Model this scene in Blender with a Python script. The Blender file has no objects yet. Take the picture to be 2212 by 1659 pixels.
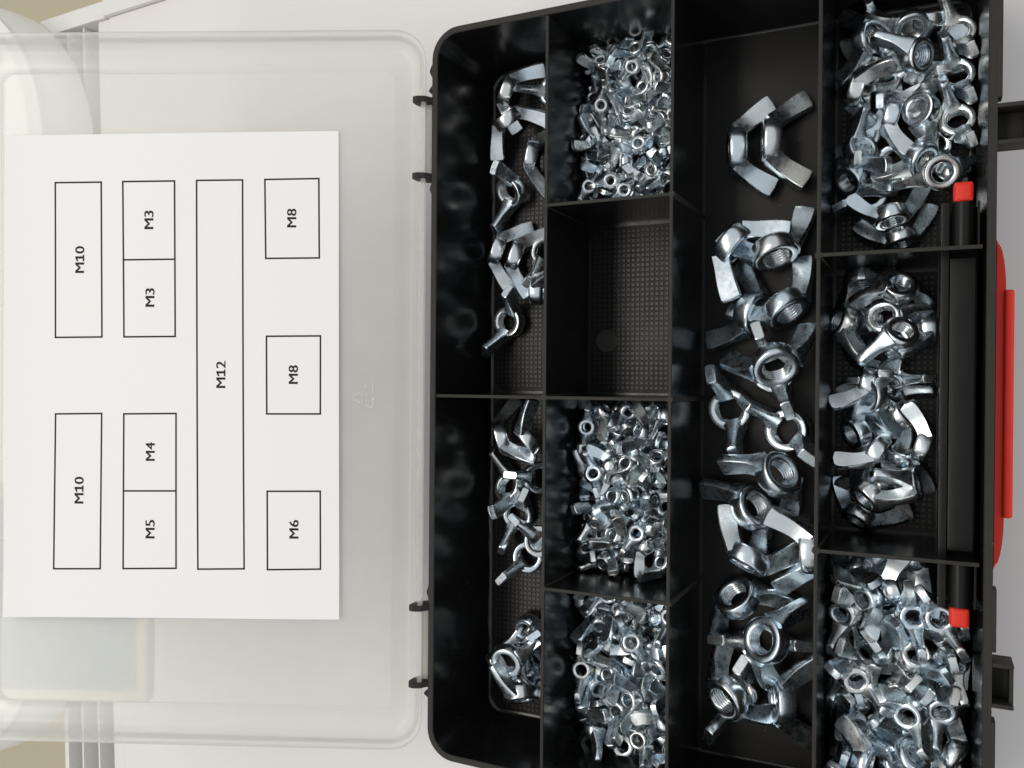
import bpy, bmesh, math, random
from mathutils import Vector, Matrix, Quaternion

random.seed(4)
sc = bpy.context.scene
COL = sc.collection
PI = math.pi
# all dimensions below are millimetres measured from the case: x to the right of the hinge side,
# y up the case, z above the plane of the tray rim (the table lies at z = TABLE)
TABLE, FLOOR = -49.5, -46.9
def P(x, y, z): return Vector(((x - 100.0) * .001, y * .001, (z - TABLE) * .001))

# ------------------------------------------------------------------ camera
cam = bpy.data.cameras.new('camera'); camo = bpy.data.objects.new('camera', cam); COL.objects.link(camo)
def rotm(rx, ry, rz):
    return Matrix.Rotation(rx, 3, 'X') @ Matrix.Rotation(ry, 3, 'Y') @ Matrix.Rotation(rz, 3, 'Z')
camo.matrix_world = Matrix.Translation(P(188.53, 6.72, 308.5)) @ rotm(-0.0049, 0.4528, 0.01).to_4x4()
cam.sensor_fit = 'HORIZONTAL'; cam.sensor_width = 36.0
cam.lens = 36.0 * 1847.07 / 2212.0
cam.clip_start = 0.01; cam.clip_end = 20
sc.camera = camo

# ------------------------------------------------------------------ light
world = bpy.data.worlds.new('World'); sc.world = world; world.use_nodes = True
bg = world.node_tree.nodes['Background']
bg.inputs[0].default_value = (0.95, 0.975, 1.0, 1); bg.inputs[1].default_value = 0.62
def area(name, loc, target, sx, sy, power, col):
    l = bpy.data.lights.new(name, 'AREA'); l.shape = 'RECTANGLE'; l.size = sx; l.size_y = sy
    l.energy = power; l.color = col
    o = bpy.data.objects.new(name, l); COL.objects.link(o); o.location = loc
    d = Vector(target) - Vector(loc)
    o.rotation_euler = (math.atan2(d.y, -d.z), -math.atan2(d.x, -d.z), 0) if abs(d.z) > abs(d.x) else d.to_track_quat('-Z', 'Y').to_euler()
    return o
area('ceiling_lamp', (-0.56, 0.05, 1.44), (0.0, 0.05, 0), 0.34, 1.9, 12, (1.0, .935, .84))
area('window_light', (1.7, 0.2, 1.1), (0, 0, 0), 1.0, 1.2, 4.5, (1.0, .97, .95))
sc.view_settings.view_transform = 'Standard'; sc.view_settings.look = 'None'
sc.view_settings.exposure = 0.09; sc.view_settings.gamma = 1.0
sc.view_settings.use_curve_mapping = False

# ------------------------------------------------------------------ materials
def mat(name, base, rough=.5, metal=0., spec=.5, var=0., vscale=300., bump=0., bscale=900., coat=0., rvar=0., objvar=0., dust=0.):
    m = bpy.data.materials.new(name); m.use_nodes = True
    nt = m.node_tree; N = nt.nodes; L = nt.links; b = N['Principled BSDF']
    b.inputs['Base Color'].default_value = (*base, 1); b.inputs['Roughness'].default_value = rough
    b.inputs['Metallic'].default_value = metal; b.inputs['Specular IOR Level'].default_value = spec
    b.inputs['Coat Weight'].default_value = coat
    tc = N.new('ShaderNodeTexCoord'); vec = tc.outputs['Object']
    if objvar:
        oi = N.new('ShaderNodeObjectInfo'); ad = N.new('ShaderNodeVectorMath'); ad.operation = 'ADD'
        L.new(vec, ad.inputs[0]); L.new(oi.outputs['Random'], ad.inputs[1]); vec = ad.outputs[0]
    if var or rvar:
        n = N.new('ShaderNodeTexNoise'); n.inputs['Scale'].default_value = vscale; n.inputs['Detail'].default_value = 5
        L.new(vec, n.inputs['Vector'])
        if var:
            mx = N.new('ShaderNodeMix'); mx.data_type = 'RGBA'
            mx.inputs[6].default_value = (*[max(0, c * (1 - var)) for c in base], 1)
            mx.inputs[7].default_value = (*[min(1, c * (1 + var)) for c in base], 1)
            L.new(n.outputs['Fac'], mx.inputs[0]); L.new(mx.outputs[2], b.inputs['Base Color'])
        if rvar:
            mr = N.new('ShaderNodeMapRange'); mr.inputs[1].default_value = .3; mr.inputs[2].default_value = .7
            mr.inputs[3].default_value = max(.02, rough - rvar); mr.inputs[4].default_value = rough + rvar
            L.new(n.outputs['Fac'], mr.inputs[0]); L.new(mr.outputs[0], b.inputs['Roughness'])
    if dust:   # sparse pale specks of metal dust and lint
        vo = N.new('ShaderNodeTexVoronoi'); vo.inputs['Scale'].default_value = 260.; L.new(vec, vo.inputs['Vector'])
        sp = N.new('ShaderNodeMath'); sp.operation = 'LESS_THAN'; sp.inputs[1].default_value = .055; L.new(vo.outputs['Distance'], sp.inputs[0])
        sx = N.new('ShaderNodeSeparateColor'); L.new(vo.outputs['Color'], sx.inputs[0])
        rr = N.new('ShaderNodeMath'); rr.operation = 'GREATER_THAN'; rr.inputs[1].default_value = 1 - dust * .3; L.new(sx.outputs[0], rr.inputs[0])
        mu = N.new('ShaderNodeMath'); mu.operation = 'MULTIPLY'; L.new(sp.outputs[0], mu.inputs[0]); L.new(rr.outputs[0], mu.inputs[1])
        md = N.new('ShaderNodeMix'); md.data_type = 'RGBA'; md.inputs[7].default_value = (.16, .16, .15, 1)
        src = b.inputs['Base Color'].links[0].from_socket if b.inputs['Base Color'].links else None
        if src: L.new(src, md.inputs[6])
        else: md.inputs[6].default_value = (*base, 1)
        L.new(mu.outputs[0], md.inputs[0]); L.new(md.outputs[2], b.inputs['Base Color'])
    if objvar:   # every piece its own shade of zinc, from bluish to faintly yellow
        cr = N.new('ShaderNodeMix'); cr.data_type = 'RGBA'; cr.blend_type = 'MULTIPLY'; cr.inputs[0].default_value = 1.
        tn = N.new('ShaderNodeMix'); tn.data_type = 'RGBA'; tn.inputs[6].default_value = (.90, .97, 1., 1); tn.inputs[7].default_value = (1., .97, .90, 1)
        L.new(oi.outputs['Random'], tn.inputs[0]); L.new(tn.outputs[2], cr.inputs[7])
        src = b.inputs['Base Color'].links[0].from_socket if b.inputs['Base Color'].links else None
        if src: L.new(src, cr.inputs[6])
        else: cr.inputs[6].default_value = (*base, 1)
        L.new(cr.outputs[2], b.inputs['Base Color'])
    if bump:
        n2 = N.new('ShaderNodeTexNoise'); n2.inputs['Scale'].default_value = bscale; n2.inputs['Detail'].default_value = 3
        L.new(vec, n2.inputs['Vector'])
        bp = N.new('ShaderNodeBump'); bp.inputs['Strength'].default_value = bump; bp.inputs['Distance'].default_value = .0004
        L.new(n2.outputs['Fac'], bp.inputs['Height']); L.new(bp.outputs[0], b.inputs['Normal'])
    return m
def lid_mat(name, tint, alpha, refl):
    m = bpy.data.materials.new(name); m.use_nodes = True; nt = m.node_tree; N = nt.nodes; L = nt.links
    N.remove(N['Principled BSDF']); out = N['Material Output']
    tr = N.new('ShaderNodeBsdfTransparent'); tr.inputs[0].default_value = (.97, .97, .955, 1)
    df = N.new('ShaderNodeBsdfDiffuse'); df.inputs[0].default_value = (*tint, 1)
    tl = N.new('ShaderNodeBsdfTranslucent'); tl.inputs[0].default_value = (*tint, 1)
    m1 = N.new('ShaderNodeMixShader'); m1.inputs[0].default_value = .42
    L.new(df.outputs[0], m1.inputs[1]); L.new(tl.outputs[0], m1.inputs[2])
    n = N.new('ShaderNodeTexNoise'); n.inputs['Scale'].default_value = 35.; n.inputs['Detail'].default_value = 2
    tc = N.new('ShaderNodeTexCoord'); L.new(tc.outputs['Object'], n.inputs['Vector'])
    mr = N.new('ShaderNodeMapRange'); mr.inputs[3].default_value = alpha * .85; mr.inputs[4].default_value = alpha * 1.15
    L.new(n.outputs['Fac'], mr.inputs[0])
    m2 = N.new('ShaderNodeMixShader'); L.new(mr.outputs[0], m2.inputs[0])
    L.new(tr.outputs[0], m2.inputs[1]); L.new(m1.outputs[0], m2.inputs[2])
    gl = N.new('ShaderNodeBsdfGlossy'); gl.inputs['Roughness'].default_value = .2
    fr = N.new('ShaderNodeFresnel'); fr.inputs[0].default_value = 1.4
    ml = N.new('ShaderNodeMath'); ml.operation = 'MULTIPLY'; ml.inputs[1].default_value = refl; L.new(fr.outputs[0], ml.inputs[0])
    m3 = N.new('ShaderNodeMixShader'); L.new(ml.outputs[0], m3.inputs[0])
    L.new(m2.outputs[0], m3.inputs[1]); L.new(gl.outputs[0], m3.inputs[2]); L.new(m3.outputs[0], out.inputs[0])
    return m
M = dict(
    table=mat('white_table_plastic', (.70, .675, .665), .42, var=.03, vscale=9, bump=.08, bscale=2500),
    rib=mat('white_rib_plastic', (.68, .66, .64), .45),
    ground=mat('olive_floor', (.52, .46, .32), .75, var=.08, vscale=8),
    tub=mat('white_tub_plastic', (.82, .82, .78), .4, var=.02, vscale=15),
    frame=mat('cream_frame_plastic', (.88, .86, .80), .45),
    inset=mat('blue_grey_inset', (.62, .665, .69), .55, var=.05, vscale=60, bump=.1, bscale=600),
    inset_mark=mat('pale_embossing', (.78, .81, .82), .5),
    black=mat('black_glossy_plastic', (.0058, .006, .0063), .21, spec=.5, dust=.35, bump=.05, bscale=1400, rvar=.06, vscale=120),
    edge=mat('black_worn_lit_edge_plastic', (.020, .019, .0165), .55, spec=.25, dust=.5, var=.25, vscale=350, bump=.15, bscale=2200),  # scuffed matte black; light caught on top faces is put into its paler colour
    floor=mat('black_floor_plastic', (.0068, .0066, .0063), .36, spec=.2, dust=.5, bump=.08, bscale=1500, rvar=.08, vscale=60),
    grid=mat('black_pad_plastic', (.008, .0077, .0073), .33, spec=.32, dust=.4, var=.2, vscale=900),
    disc=mat('smooth_moulding_disc', (.030, .028, .025), .5, spec=.3),
    red=mat('red_plastic', (.66, .030, .014), .45, spec=.3, bump=.04, bscale=900),
    lid=lid_mat('frosted_clear_plastic', (.96, .955, .935), .34, .55),
    lidmark=lid_mat('raised_clear_mark', (.99, .99, .98), .5, .5),
    sleeve=lid_mat('clear_hinge_plastic', (.72, .70, .64), .42, 1.1),
    paper=mat('office_paper', (.78, .78, .765), .85, spec=.2, var=.008, vscale=900, bump=.12, bscale=3500),
    ink=mat('printer_ink', (.018, .014, .016), .6, spec=.2),
    hub=mat('zinc_plated_hub', (.74, .785, .84), .25, 1., bump=.02, bscale=500, rvar=.05, vscale=300, var=.06, objvar=1),
    wing=mat('zinc_plated_wing', (.75, .80, .855), .29, 1., bump=.035, bscale=1500, rvar=.08, vscale=500, var=.10, objvar=1),
    thread=mat('zinc_plated_thread', (.66, .71, .76), .24, 1., bump=.1, bscale=900, objvar=1),
)

# ------------------------------------------------------------------ mesh helpers
def link(name, me, parent=None, m=None, smooth=None):
    o = bpy.data.objects.new(name, me); COL.objects.link(o)
    if parent is not None: o.parent = parent
    if m is not None and not me.materials: me.materials.append(m)
    return o
def finish(bm, name, m=None, ang=None):
    bmesh.ops.recalc_face_normals(bm, faces=bm.faces)
    me = bpy.data.meshes.new(name); bm.to_mesh(me); bm.free()
    if m is not None: me.materials.append(m)
    if ang is not None:
        me.polygons.foreach_set('use_smooth', [True] * len(me.polygons))
        me.set_sharp_from_angle(angle=math.radians(ang))
        for pg in me.polygons:
            if pg.loop_total > 20: pg.use_smooth = False   # large flat caps
    return me
def loft(loops, closed_loop=True, caps=(True, True)):
    """loops: lists of points of equal length -> bmesh"""
    bm = bmesh.new(); rows = [[bm.verts.new(p) for p in l] for l in loops]; n = len(rows[0])
    for a, b in zip(rows, rows[1:]):
        for i in range(n if closed_loop else n - 1):
            j = (i + 1) % n
            bm.faces.new((a[i], a[j], b[j], b[i]))
    if caps[0]: bm.faces.new(rows[0][::-1])
    if caps[1]: bm.faces.new(rows[-1])
    return bm
def box_bm(x0, x1, y0, y1, z0, z1, bev=0., F=P, taper=0.):
    t = taper
    bm = loft([[F(*p) for p in ((x0 - t, y0 - t, z0), (x1 + t, y0 - t, z0), (x1 + t, y1 + t, z0), (x0 - t, y1 + t, z0))],
               [F(*p) for p in ((x0, y0, z1), (x1, y0, z1), (x1, y1, z1), (x0, y1, z1))]])
    if bev:
        bmesh.ops.bevel(bm, geom=bm.edges[:], offset=bev * .001, segments=2, profile=.6, affect='EDGES')
    return bm
def box(name, parent, m, *a, bev=0., F=P, ang=40, taper=0.):
    return link(name, finish(box_bm(*a, bev=bev, F=F, taper=taper), name, m, ang if bev else None), parent)
def rrect(x0, x1, y0, y1, r, seg=8):
    pts = []
    for cx, cy, a0 in ((x1 - r, y1 - r, 0), (x0 + r, y1 - r, 90), (x0 + r, y0 + r, 180), (x1 - r, y0 + r, 270)):
        for i in range(seg + 1):
            a = math.radians(a0 + 90 * i / seg); pts.append((cx + r * math.cos(a), cy + r * math.sin(a)))
    return pts
def tube_bm(pts, r, seg=14, F=P, caps=True):
    loops = []
    for k, p in enumerate(pts):
        p = Vector(p); a = Vector(pts[max(0, k - 1)]); b = Vector(pts[min(len(pts) - 1, k + 1)])
        d = (b - a).normalized(); u = d.orthogonal().normalized(); v = d.cross(u)
        rr = r[k] if isinstance(r, (list, tuple)) else r
        loops.append([F(*(p + u * rr * math.cos(2 * PI * i / seg) + v * rr * math.sin(2 * PI * i / seg))) for i in range(seg)])
    return loft(loops, caps=(caps, caps))
def empty(name, loc, label, cat, group=None):
    o = bpy.data.objects.new(name, None); COL.objects.link(o); o.location = loc
    o.empty_display_size = .01
    tag(o, label, cat, group); return o
def tag(o, label, cat, group=None):
    o['label'] = label; o['category'] = cat
    if group: o['group'] = group
def keep(o):
    """children are built in world coordinates; cancel their parent's offset"""
    o.matrix_parent_inverse = o.parent.matrix_world.inverted() if o.parent else Matrix()
def adopt(root):
    bpy.context.view_layer.update()
    for c in root.children_recursive:
        if c.parent == root: c.matrix_parent_inverse = Matrix.Translation(-root.location)

# ------------------------------------------------------------------ the place: floor, table, tub and container under the lid
g = bmesh.new()
vs = [g.verts.new(P(x, y, TABLE - 420)) for x, y in ((-3000, -3000), (3000, -3000), (3000, 3000), (-3000, 3000))]; g.faces.new(vs)
o = link('ground', finish(g, 'ground', M['ground'])); o['kind'] = 'structure'

TR = math.radians(2.3)
def TF(x, y, z):  # table frame: origin at its inner top left corner
    c, s = math.cos(TR), math.sin(TR)
    return P(-258.8 + x * c - y * s, 222 + x * s + y * c, z)
table = link('table', finish(box_bm(0, 900, -700, 2, TABLE - 40, TABLE, bev=1.5, F=TF), 'table', M['table'], 40)); table['kind'] = 'structure'
table.name = 'table'
for k, (x0, x1, y0, y1, z0, z1) in enumerate((
        (-2.2, 640, 2.2, 13, TABLE - 40, TABLE + 2.5),        # raised rail along the far edge
        (-10.8, -0.4, -700, 2, TABLE - 40, TABLE - 1.2),      # strip beside the top
        (-62, -2.4, 2.2, 13, TABLE - 40, TABLE + .6),         # rail end
        (-56, -52, -700, 2, TABLE - 40, TABLE - 1.6))):   # outer bar
    box(('rail', 'side_strip', 'rail_end', 'outer_bar')[k], table, M['rib'], x0, x1, y0, y1, z0, z1, bev=1.2, F=TF)
for x in (-24.7, -39.4):
    box('rib', table, M['rib'], x - .7, x + .7, -700, 2, TABLE - 25, TABLE - 2, bev=.3, F=TF)
box('base_plate', table, M['rib'], -52, -10.8, -700, 2, TABLE - 30, TABLE - 20, F=TF)

tub = empty('plastic_tub', P(-400, 0, TABLE), 'white rounded plastic tub at the left edge, beneath the far end of the clear lid', 'tub')
def loops_rr(spec, r0, seg=14):
    return [[P(x, y, z) for x, y in rrect(-620 + d, -268 - d, -238 + d, 246 - d, r0 - d, seg)] for d, z in spec]
link('body', finish(loft(loops_rr(((2, TABLE + .2), (0, TABLE + 1.5), (0, TABLE + 6), (1.5, TABLE + 20), (5, TABLE + 30)), 108)), 'tub_body', M['tub'], 50), tub)
link('cover', finish(loft(loops_rr(((4.2, TABLE + 30.2), (4, TABLE + 33), (9, TABLE + 38), (16, TABLE + 39.6), (22, TABLE + 40), (40, TABLE + 40.2)), 108)), 'tub_cover', M['tub'], 25), tub)
adopt(tub)

LB = 0.4158
def LF(s, y, n):  # lid frame: s away from the hinge, n along the lid's inner normal
    return P(-s * math.cos(LB) + n * math.sin(LB), y, -8 + s * math.sin(LB) + n * math.cos(LB))
def lid_x(s, n): return -s * math.cos(LB) + n * math.sin(LB), -8 + s * math.sin(LB) + n * math.cos(LB)
cont = empty('framed_panel', P(-250, -90, TABLE), 'white framed panel with pale blue grey face lying under the clear lid, below the paper', 'panel')
xa, za = lid_x(128.0, -3.4); xb, zb = lid_x(235.0, -3.4)
xc, zc = lid_x(235.0, -13.0); xd, zd = lid_x(128.5, -12.0)
prof = [(xa, za), (xb, zb), (xc, zc), (xd, zd)]
st = [lid_x(140.0, -12.9), lid_x(232.0, -12.9), (-262.0, TABLE + .3), (-240.0, TABLE + .3)]
link('stand', finish(loft([[P(x, -124, z) for x, z in st], [P(x, -54, z) for x, z in st]]), 'stand', M['frame']), cont)
bm = loft([[P(x, -137, z) for x, z in prof], [P(x, -41, z) for x, z in prof]])
bmesh.ops.bevel(bm, geom=bm.edges[:], offset=.0018, segments=3, profile=.5, affect='EDGES')
link('frame', finish(bm, 'panel_frame', M['frame'], 40), cont)
box('inset_panel', cont, M['inset'], 133.6, 229, -131.3, -46.5, -4.2, -3.15, F=LF)
ip = cont.children[-1]
# worn raised lettering on the panel, no longer legible: short strokes in four columns
bm = bmesh.new()
rnd = random.Random(11)
for s in (137.5, 150.0, 170.5, 184.5):
    y = -128.0
    while y < -102:
        L = rnd.uniform(1.2, 2.4)
        if rnd.random() < .8:
            for _ in range(rnd.choice((1, 2, 2, 3))):
                a = rnd.choice((0, 0, PI / 2, PI / 2, .6)); cs, cy = s + rnd.uniform(-.9, .9), y + L * .5 + rnd.uniform(-.4, .4)
                ln, w = rnd.uniform(.8, 1.5), .17
                q = [(-ln, -w), (ln, -w), (ln, w), (-ln, w)]
                lo = [(cs + u * math.cos(a) - v * math.sin(a), cy + u * math.sin(a) + v * math.cos(a)) for u, v in q]
                bt = [bm.verts.new(LF(a_, b_, -3.15)) for a_, b_ in lo]; tp = [bm.verts.new(LF(a_, b_, -2.95)) for a_, b_ in lo]
                bm.faces.new(tp)
                for i in range(4): bm.faces.new((bt[i], bt[(i + 1) % 4], tp[(i + 1) % 4], tp[i]))
        y += L + .5
e = link('embossed_strokes', finish(bm, 'embossed_strokes', M['inset_mark']), ip); e['kind'] = 'stuff'
adopt(cont)

# ------------------------------------------------------------------ the case
case = empty('assortment_case', P(104, 0, TABLE), 'black compartment case with a red handle, opened flat with its clear lid', 'case')
X1, Y0, Y1 = 207.4, -152.0, 153.2
def ring(d, z, r=12.):
    return [P(x, y, z) for x, y in rrect(d, X1 - d, Y0 + d, Y1 - d, max(1.5, r - d), 8)]
bm = loft([ring(2.2, TABLE), ring(1.2, TABLE + 2), ring(.55, -5.5), ring(.5, -5.0), ring(-.1, -4.6), ring(-.1, -.25), ring(.2, 0)], caps=(True, False))
bmo = finish(bm, 'outer_wall', M['black'], 35)
link('outer_wall', bmo, case)
bm = loft([ring(.2, 0), ring(2.3, 0.0), ring(2.6, -.3)], caps=(False, False))
link('rim', finish(bm, 'rim', M['edge'], 35), case)
bm = loft([ring(2.6, -.3), ring(3.4, -20), ring(4.2, FLOOR + 1.5), ring(4.9, FLOOR + .35), ring(6.0, FLOOR)], caps=(False, True))
floor = link('floor_pan', finish(bm, 'floor_pan', M['black'], 60), case)

V1, V2, V3, XR = 52.6, 103.0, 154.5, 204.3
HA, HC, HD, HE = 75.7, -75.4, 50.3, -50.8
def divider(x0, x1, y0, y1):
    d = box('divider', case, M['black'], x0, x1, y0, y1, FLOOR + .05, -.75, taper=.25)
    box('top_edge', d, M['edge'], x0, x1, y0, y1, -.72, 0., bev=.12)
    return d
t = .62
dv = {}
dv['V1'] = divider(V1 - t, V1 + t, Y0 + 3, Y1 - 3)
dv['V2'] = divider(V2 - t, V2 + t, Y0 + 3, Y1 - 3)
dv['V3'] = divider(V3 - t, V3 + t, Y0 + 3, Y1 - 3)
dv['HB1'] = divider(3.2, V1 - t - .02, -t, t)
dv['HB2'] = divider(V1 + t + .02, V2 - t - .02, -t, t)
dv['HA'] = divider(V1 + t + .02, V2 - t - .02, HA - t, HA + t)
dv['HC'] = divider(V1 + t + .02, V2 - t - .02, HC - t, HC + t)
dv['HD'] = divider(V3 + t + .02, XR - .6, HD - t, HD + t)
dv['HE'] = divider(V3 + t + .02, XR - .6, HE - t, HE + t)
for x, ys in ((V1, (HA, 0, HC)), (V2, (HA, 0, HC)), (V3, (HD, HE))):
    for y in ys:
        link('post', finish(tube_bm([(x, y, FLOOR + .1), (x, y, -.2), (x, y, .12)], [1.35, 1.35, 1.2], 18), 'post', M['edge'], 35), case)
# floor plates with a moulded grid of small square pads (the third column is smooth)
def plate(x0, x1, y0, y1, grid=True, r=1.0):
    pts = rrect(x0, x1, y0, y1, r, 5)
    bm = loft([[P(x, y, FLOOR + .05) for x, y in pts], [P(x, y, FLOOR + .30) for x, y in pts]])
    pl = link('floor_plate', finish(bm, 'floor_plate', M['floor']), case)
    if grid:
        pit, w = 2.12, .80
        vs, fs = [], []
        nx, ny = int((x1 - x0 - 1.2) / pit), int((y1 - y0 - 1.2) / pit)
        ox, oy = (x0 + x1) / 2 - (nx - 1) * pit / 2, (y0 + y1) / 2 - (ny - 1) * pit / 2
        for i in range(nx):
            for j in range(ny):
                cx, cy = ox + i * pit, oy + j * pit
                if grid == 'disc' and (cx - 61.9) ** 2 + (cy - 24.2) ** 2 < 5.4 ** 2: continue
                if r > 3 and (min(cx - x0, x1 - cx) < 3.2 and min(cy - y0, y1 - cy) < 3.2): continue
                b = len(vs)
                for zz, ww in ((FLOOR + .30, w), (FLOOR + .56, w - .14)):
                    vs += [P(cx - ww, cy - ww, zz), P(cx + ww, cy - ww, zz), P(cx + ww, cy + ww, zz), P(cx - ww, cy + ww, zz)]
                fs += [(b + 4, b + 5, b + 6, b + 7)] + [(b + k, b + (k + 1) % 4, b + 4 + (k + 1) % 4, b + 4 + k) for k in range(4)]
        me = bpy.data.meshes.new('grid_pads'); me.from_pydata(vs, [], fs); me.materials.append(M['grid'])
        gp = link('grid_pads', me, pl); gp['kind'] = 'stuff'
    return pl
plate(6.6, V1 - 1.4, 1.8, Y1 - 6.4, True, 6.0)
plate(6.6, V1 - 1.4, Y0 + 6.4, -1.8, True, 6.0)
plate(V1 + 1.6, V2 - 1.4, HA + 1.8, Y1 - 6.4)
pl = plate(V1 + 1.6, V2 - 1.4, 1.6, HA - 1.8, 'disc')
link('ejector_disc', finish(tube_bm([(61.9, 24.2, FLOOR + .3), (61.9, 24.2, FLOOR + .66)], 4.9, 36), 'ejector_disc', M['disc']), pl)
plate(V1 + 1.6, V2 - 1.4, HC + 1.8, -1.6)
plate(V1 + 1.6, V2 - 1.4, Y0 + 6.4, HC - 1.8)
plate(V2 + 1.6, V3 - 1.6, Y0 + 5.4, Y1 - 5.4, False)
plate(V3 + 1.4, XR - 3, HD + 1.8, Y1 - 6.4)
plate(V3 + 1.4, 191.4, HE + 1.6, HD - 1.8)
plate(V3 + 1.4, XR - 3, Y0 + 6.4, HE - 1.8)
# latch housing on the right with the handle's axle and its two red ends
hs = box('latch_housing', case, M['floor'], 192.0, 203.2, -66.5, 66.0, FLOOR + .05, -16.0, bev=.5)
box('housing_lip', hs, M['floor'], 191.9, 194.4, -66.6, 66.1, -16.5, -6.5, bev=.4)
box('housing_cover', hs, M['floor'], 194.6, 202.2, HE + 2.6, HD - 2.4, -16.4, -7.4, bev=.5)
for y0, y1, yc in ((HD + 1.2, 66.0, 72.6), (HE - 1.2, -66.4, -73.0)):
    link('axle', finish(tube_bm([(198.5, y0, -9.0), (198.5, y1, -9.0)], 3.5, 24), 'axle', M['floor'], 50), hs)
    sg = 1 if y1 > 0 else -1
    bm = box_bm(195.4, 201.4, min(y1 + sg * .1, yc), max(y1 + sg * .1, yc), -12.2, -5.6, bev=1.3)
    link('axle_end', finish(bm, 'axle_end', M['red'], 60), hs)
    box('housing_web', hs, M['floor'], 202.5, 203.15, min(y0, y1), max(y0, y1), -15.8, -6.0)
# red carrying handle on the outside
def hprof(pts, z0, z1, name, parent):
    bm = loft([[P(x, y, z) for x, y in pts] for z in (z0, z1)])
    bmesh.ops.bevel(bm, geom=bm.edges[:], offset=.0009, segments=3, profile=.5, affect='EDGES')
    return link(name, finish(bm, name, M['red'], 45), parent)
arc = [(207.6, -55.0)] + [(207.6 + 3.6 * math.sin(a * PI / 16), -54.5 + 17 * (1 - math.cos(a * PI / 16))) for a in range(1, 9)]
pts = [(207.55, 55.0), (207.55, -55.0)] + arc[1:] + [(x, -y) for x, y in arc[:0:-1]]
hd = hprof(pts, -27, -13, 'handle', case)
hprof([(210.6, 37.5), (210.6, -37.0), (213.6, -37.0), (213.6, 37.5)], -25.5, -11.6, 'handle_grip', hd)
# black hook tabs on the outside
for y0, y1 in ((82.2, 95.2), (-95.6, -81.4)):
    xe = 216.5 if y0 > 0 else 213.6
    tb = box('latch_tab', case, M['edge'], 207.3, xe, y0, y1, -11, -9, bev=.3)
    box('tab_side', tb, M['edge'], 207.2, xe, y0, y0 + 1.4, -9.02, -.6, bev=.35)
    box('tab_side', tb, M['edge'], 207.2, xe, y1 - 1.4, y1, -9.02, -.6, bev=.35)
    box('tab_end', tb, M['edge'], xe - 1.2, xe, y0 + 1.42, y1 - 1.42, -9.02, -2.4, bev=.3)
box('outer_flange', case, M['edge'], 207.42, 208.8, 97, Y1 - 14, -6, -.2, bev=.3)
box('outer_flange', case, M['edge'], 207.42, 208.6, -78, -58, -6, -.2, bev=.3)
box('outer_flange', case, M['edge'], 207.42, 208.6, Y0 + 14, -100, -6, -.2, bev=.3)
# hinge ears on the left, each pair holding a clear sleeve
for yc0, yc1 in ((92.2, 124.2), (-121.6, -89.4)):
    for y in (yc0, yc1):
        pr = [(.8, -.6), (-1.6, 3.4), (-4.4, 4.9), (-6.6, 4.6), (-7.8, 2.6), (-7.9, -1.6), (-6.6, -4.6), (-4.4, -6.6), (.8, -8.6)]
        bm = loft([[P(x, y - 1.15, z) for x, z in pr], [P(x, y + 1.15, z) for x, z in pr]])
        bmesh.ops.bevel(bm, geom=bm.edges[:], offset=.0003, segments=2, profile=.5, affect='EDGES')
        link('hinge_ear', finish(bm, 'hinge_ear', M['edge'], 40), case)
    bm = tube_bm([(-2.9, yc0 + 1.3, -3.9), (-2.9, yc1 - 1.3, -3.9)], 2.5, 20)
    link('hinge_sleeve', finish(bm, 'hinge_sleeve', M['sleeve'], 50), case)
# thin moulding flash left on the hinge side of the rim
for ya, yb, d in ((133.0, 140.5, 1.6), (126.5, 131, 1.9), (-87.0, -79.0, 1.2), (-127.8, -123.6, 2.2), (84.0, 90.5, 1.1)):
    ym = ya + (yb - ya) * .6
    q = [(.05, ya), (-d, ym - 1.0), (-d * .8, ym), (.05, yb)]
    bm = loft([[P(x, y, -1.6) for x, y in q], [P(x - .1, y, -.7) for x, y in q]])
    link('moulding_flash', finish(bm, 'moulding_flash', M['edge']), case)

# ------------------------------------------------------------------ the lid (a part of the case)
LS0, LS1, LY0, LY1 = 5.6, 207.0, -149.4, 153.4
def lring(d, n, r=13.5):
    return [LF(x, y, n) for x, y in rrect(LS0 + d, LS1 - d, LY0 + d, LY1 - d, max(1.5, r - d * .6), 9)]
bm = loft([lring(14.6, -1.1), lring(13.4, -1.7), lring(6.2, -1.7), lring(4.4, -1.3), lring(2.2, 1.2), lring(1.5, 3.2), lring(1.3, 5.2), lring(.1, 5.6), lring(0, 8.3),
           lring(.4, 9.0), lring(1.7, 9.0), lring(2.1, 8.3), lring(2.6, 5.2), lring(3.3, 3.3), lring(4.8, 1.0), lring(7.0, -.15), lring(13.2, -.15), lring(14.4, .45)],
          caps=(True, True))
lid = link('lid', finish(bm, 'lid', M['lid'], 38), case)
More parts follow.
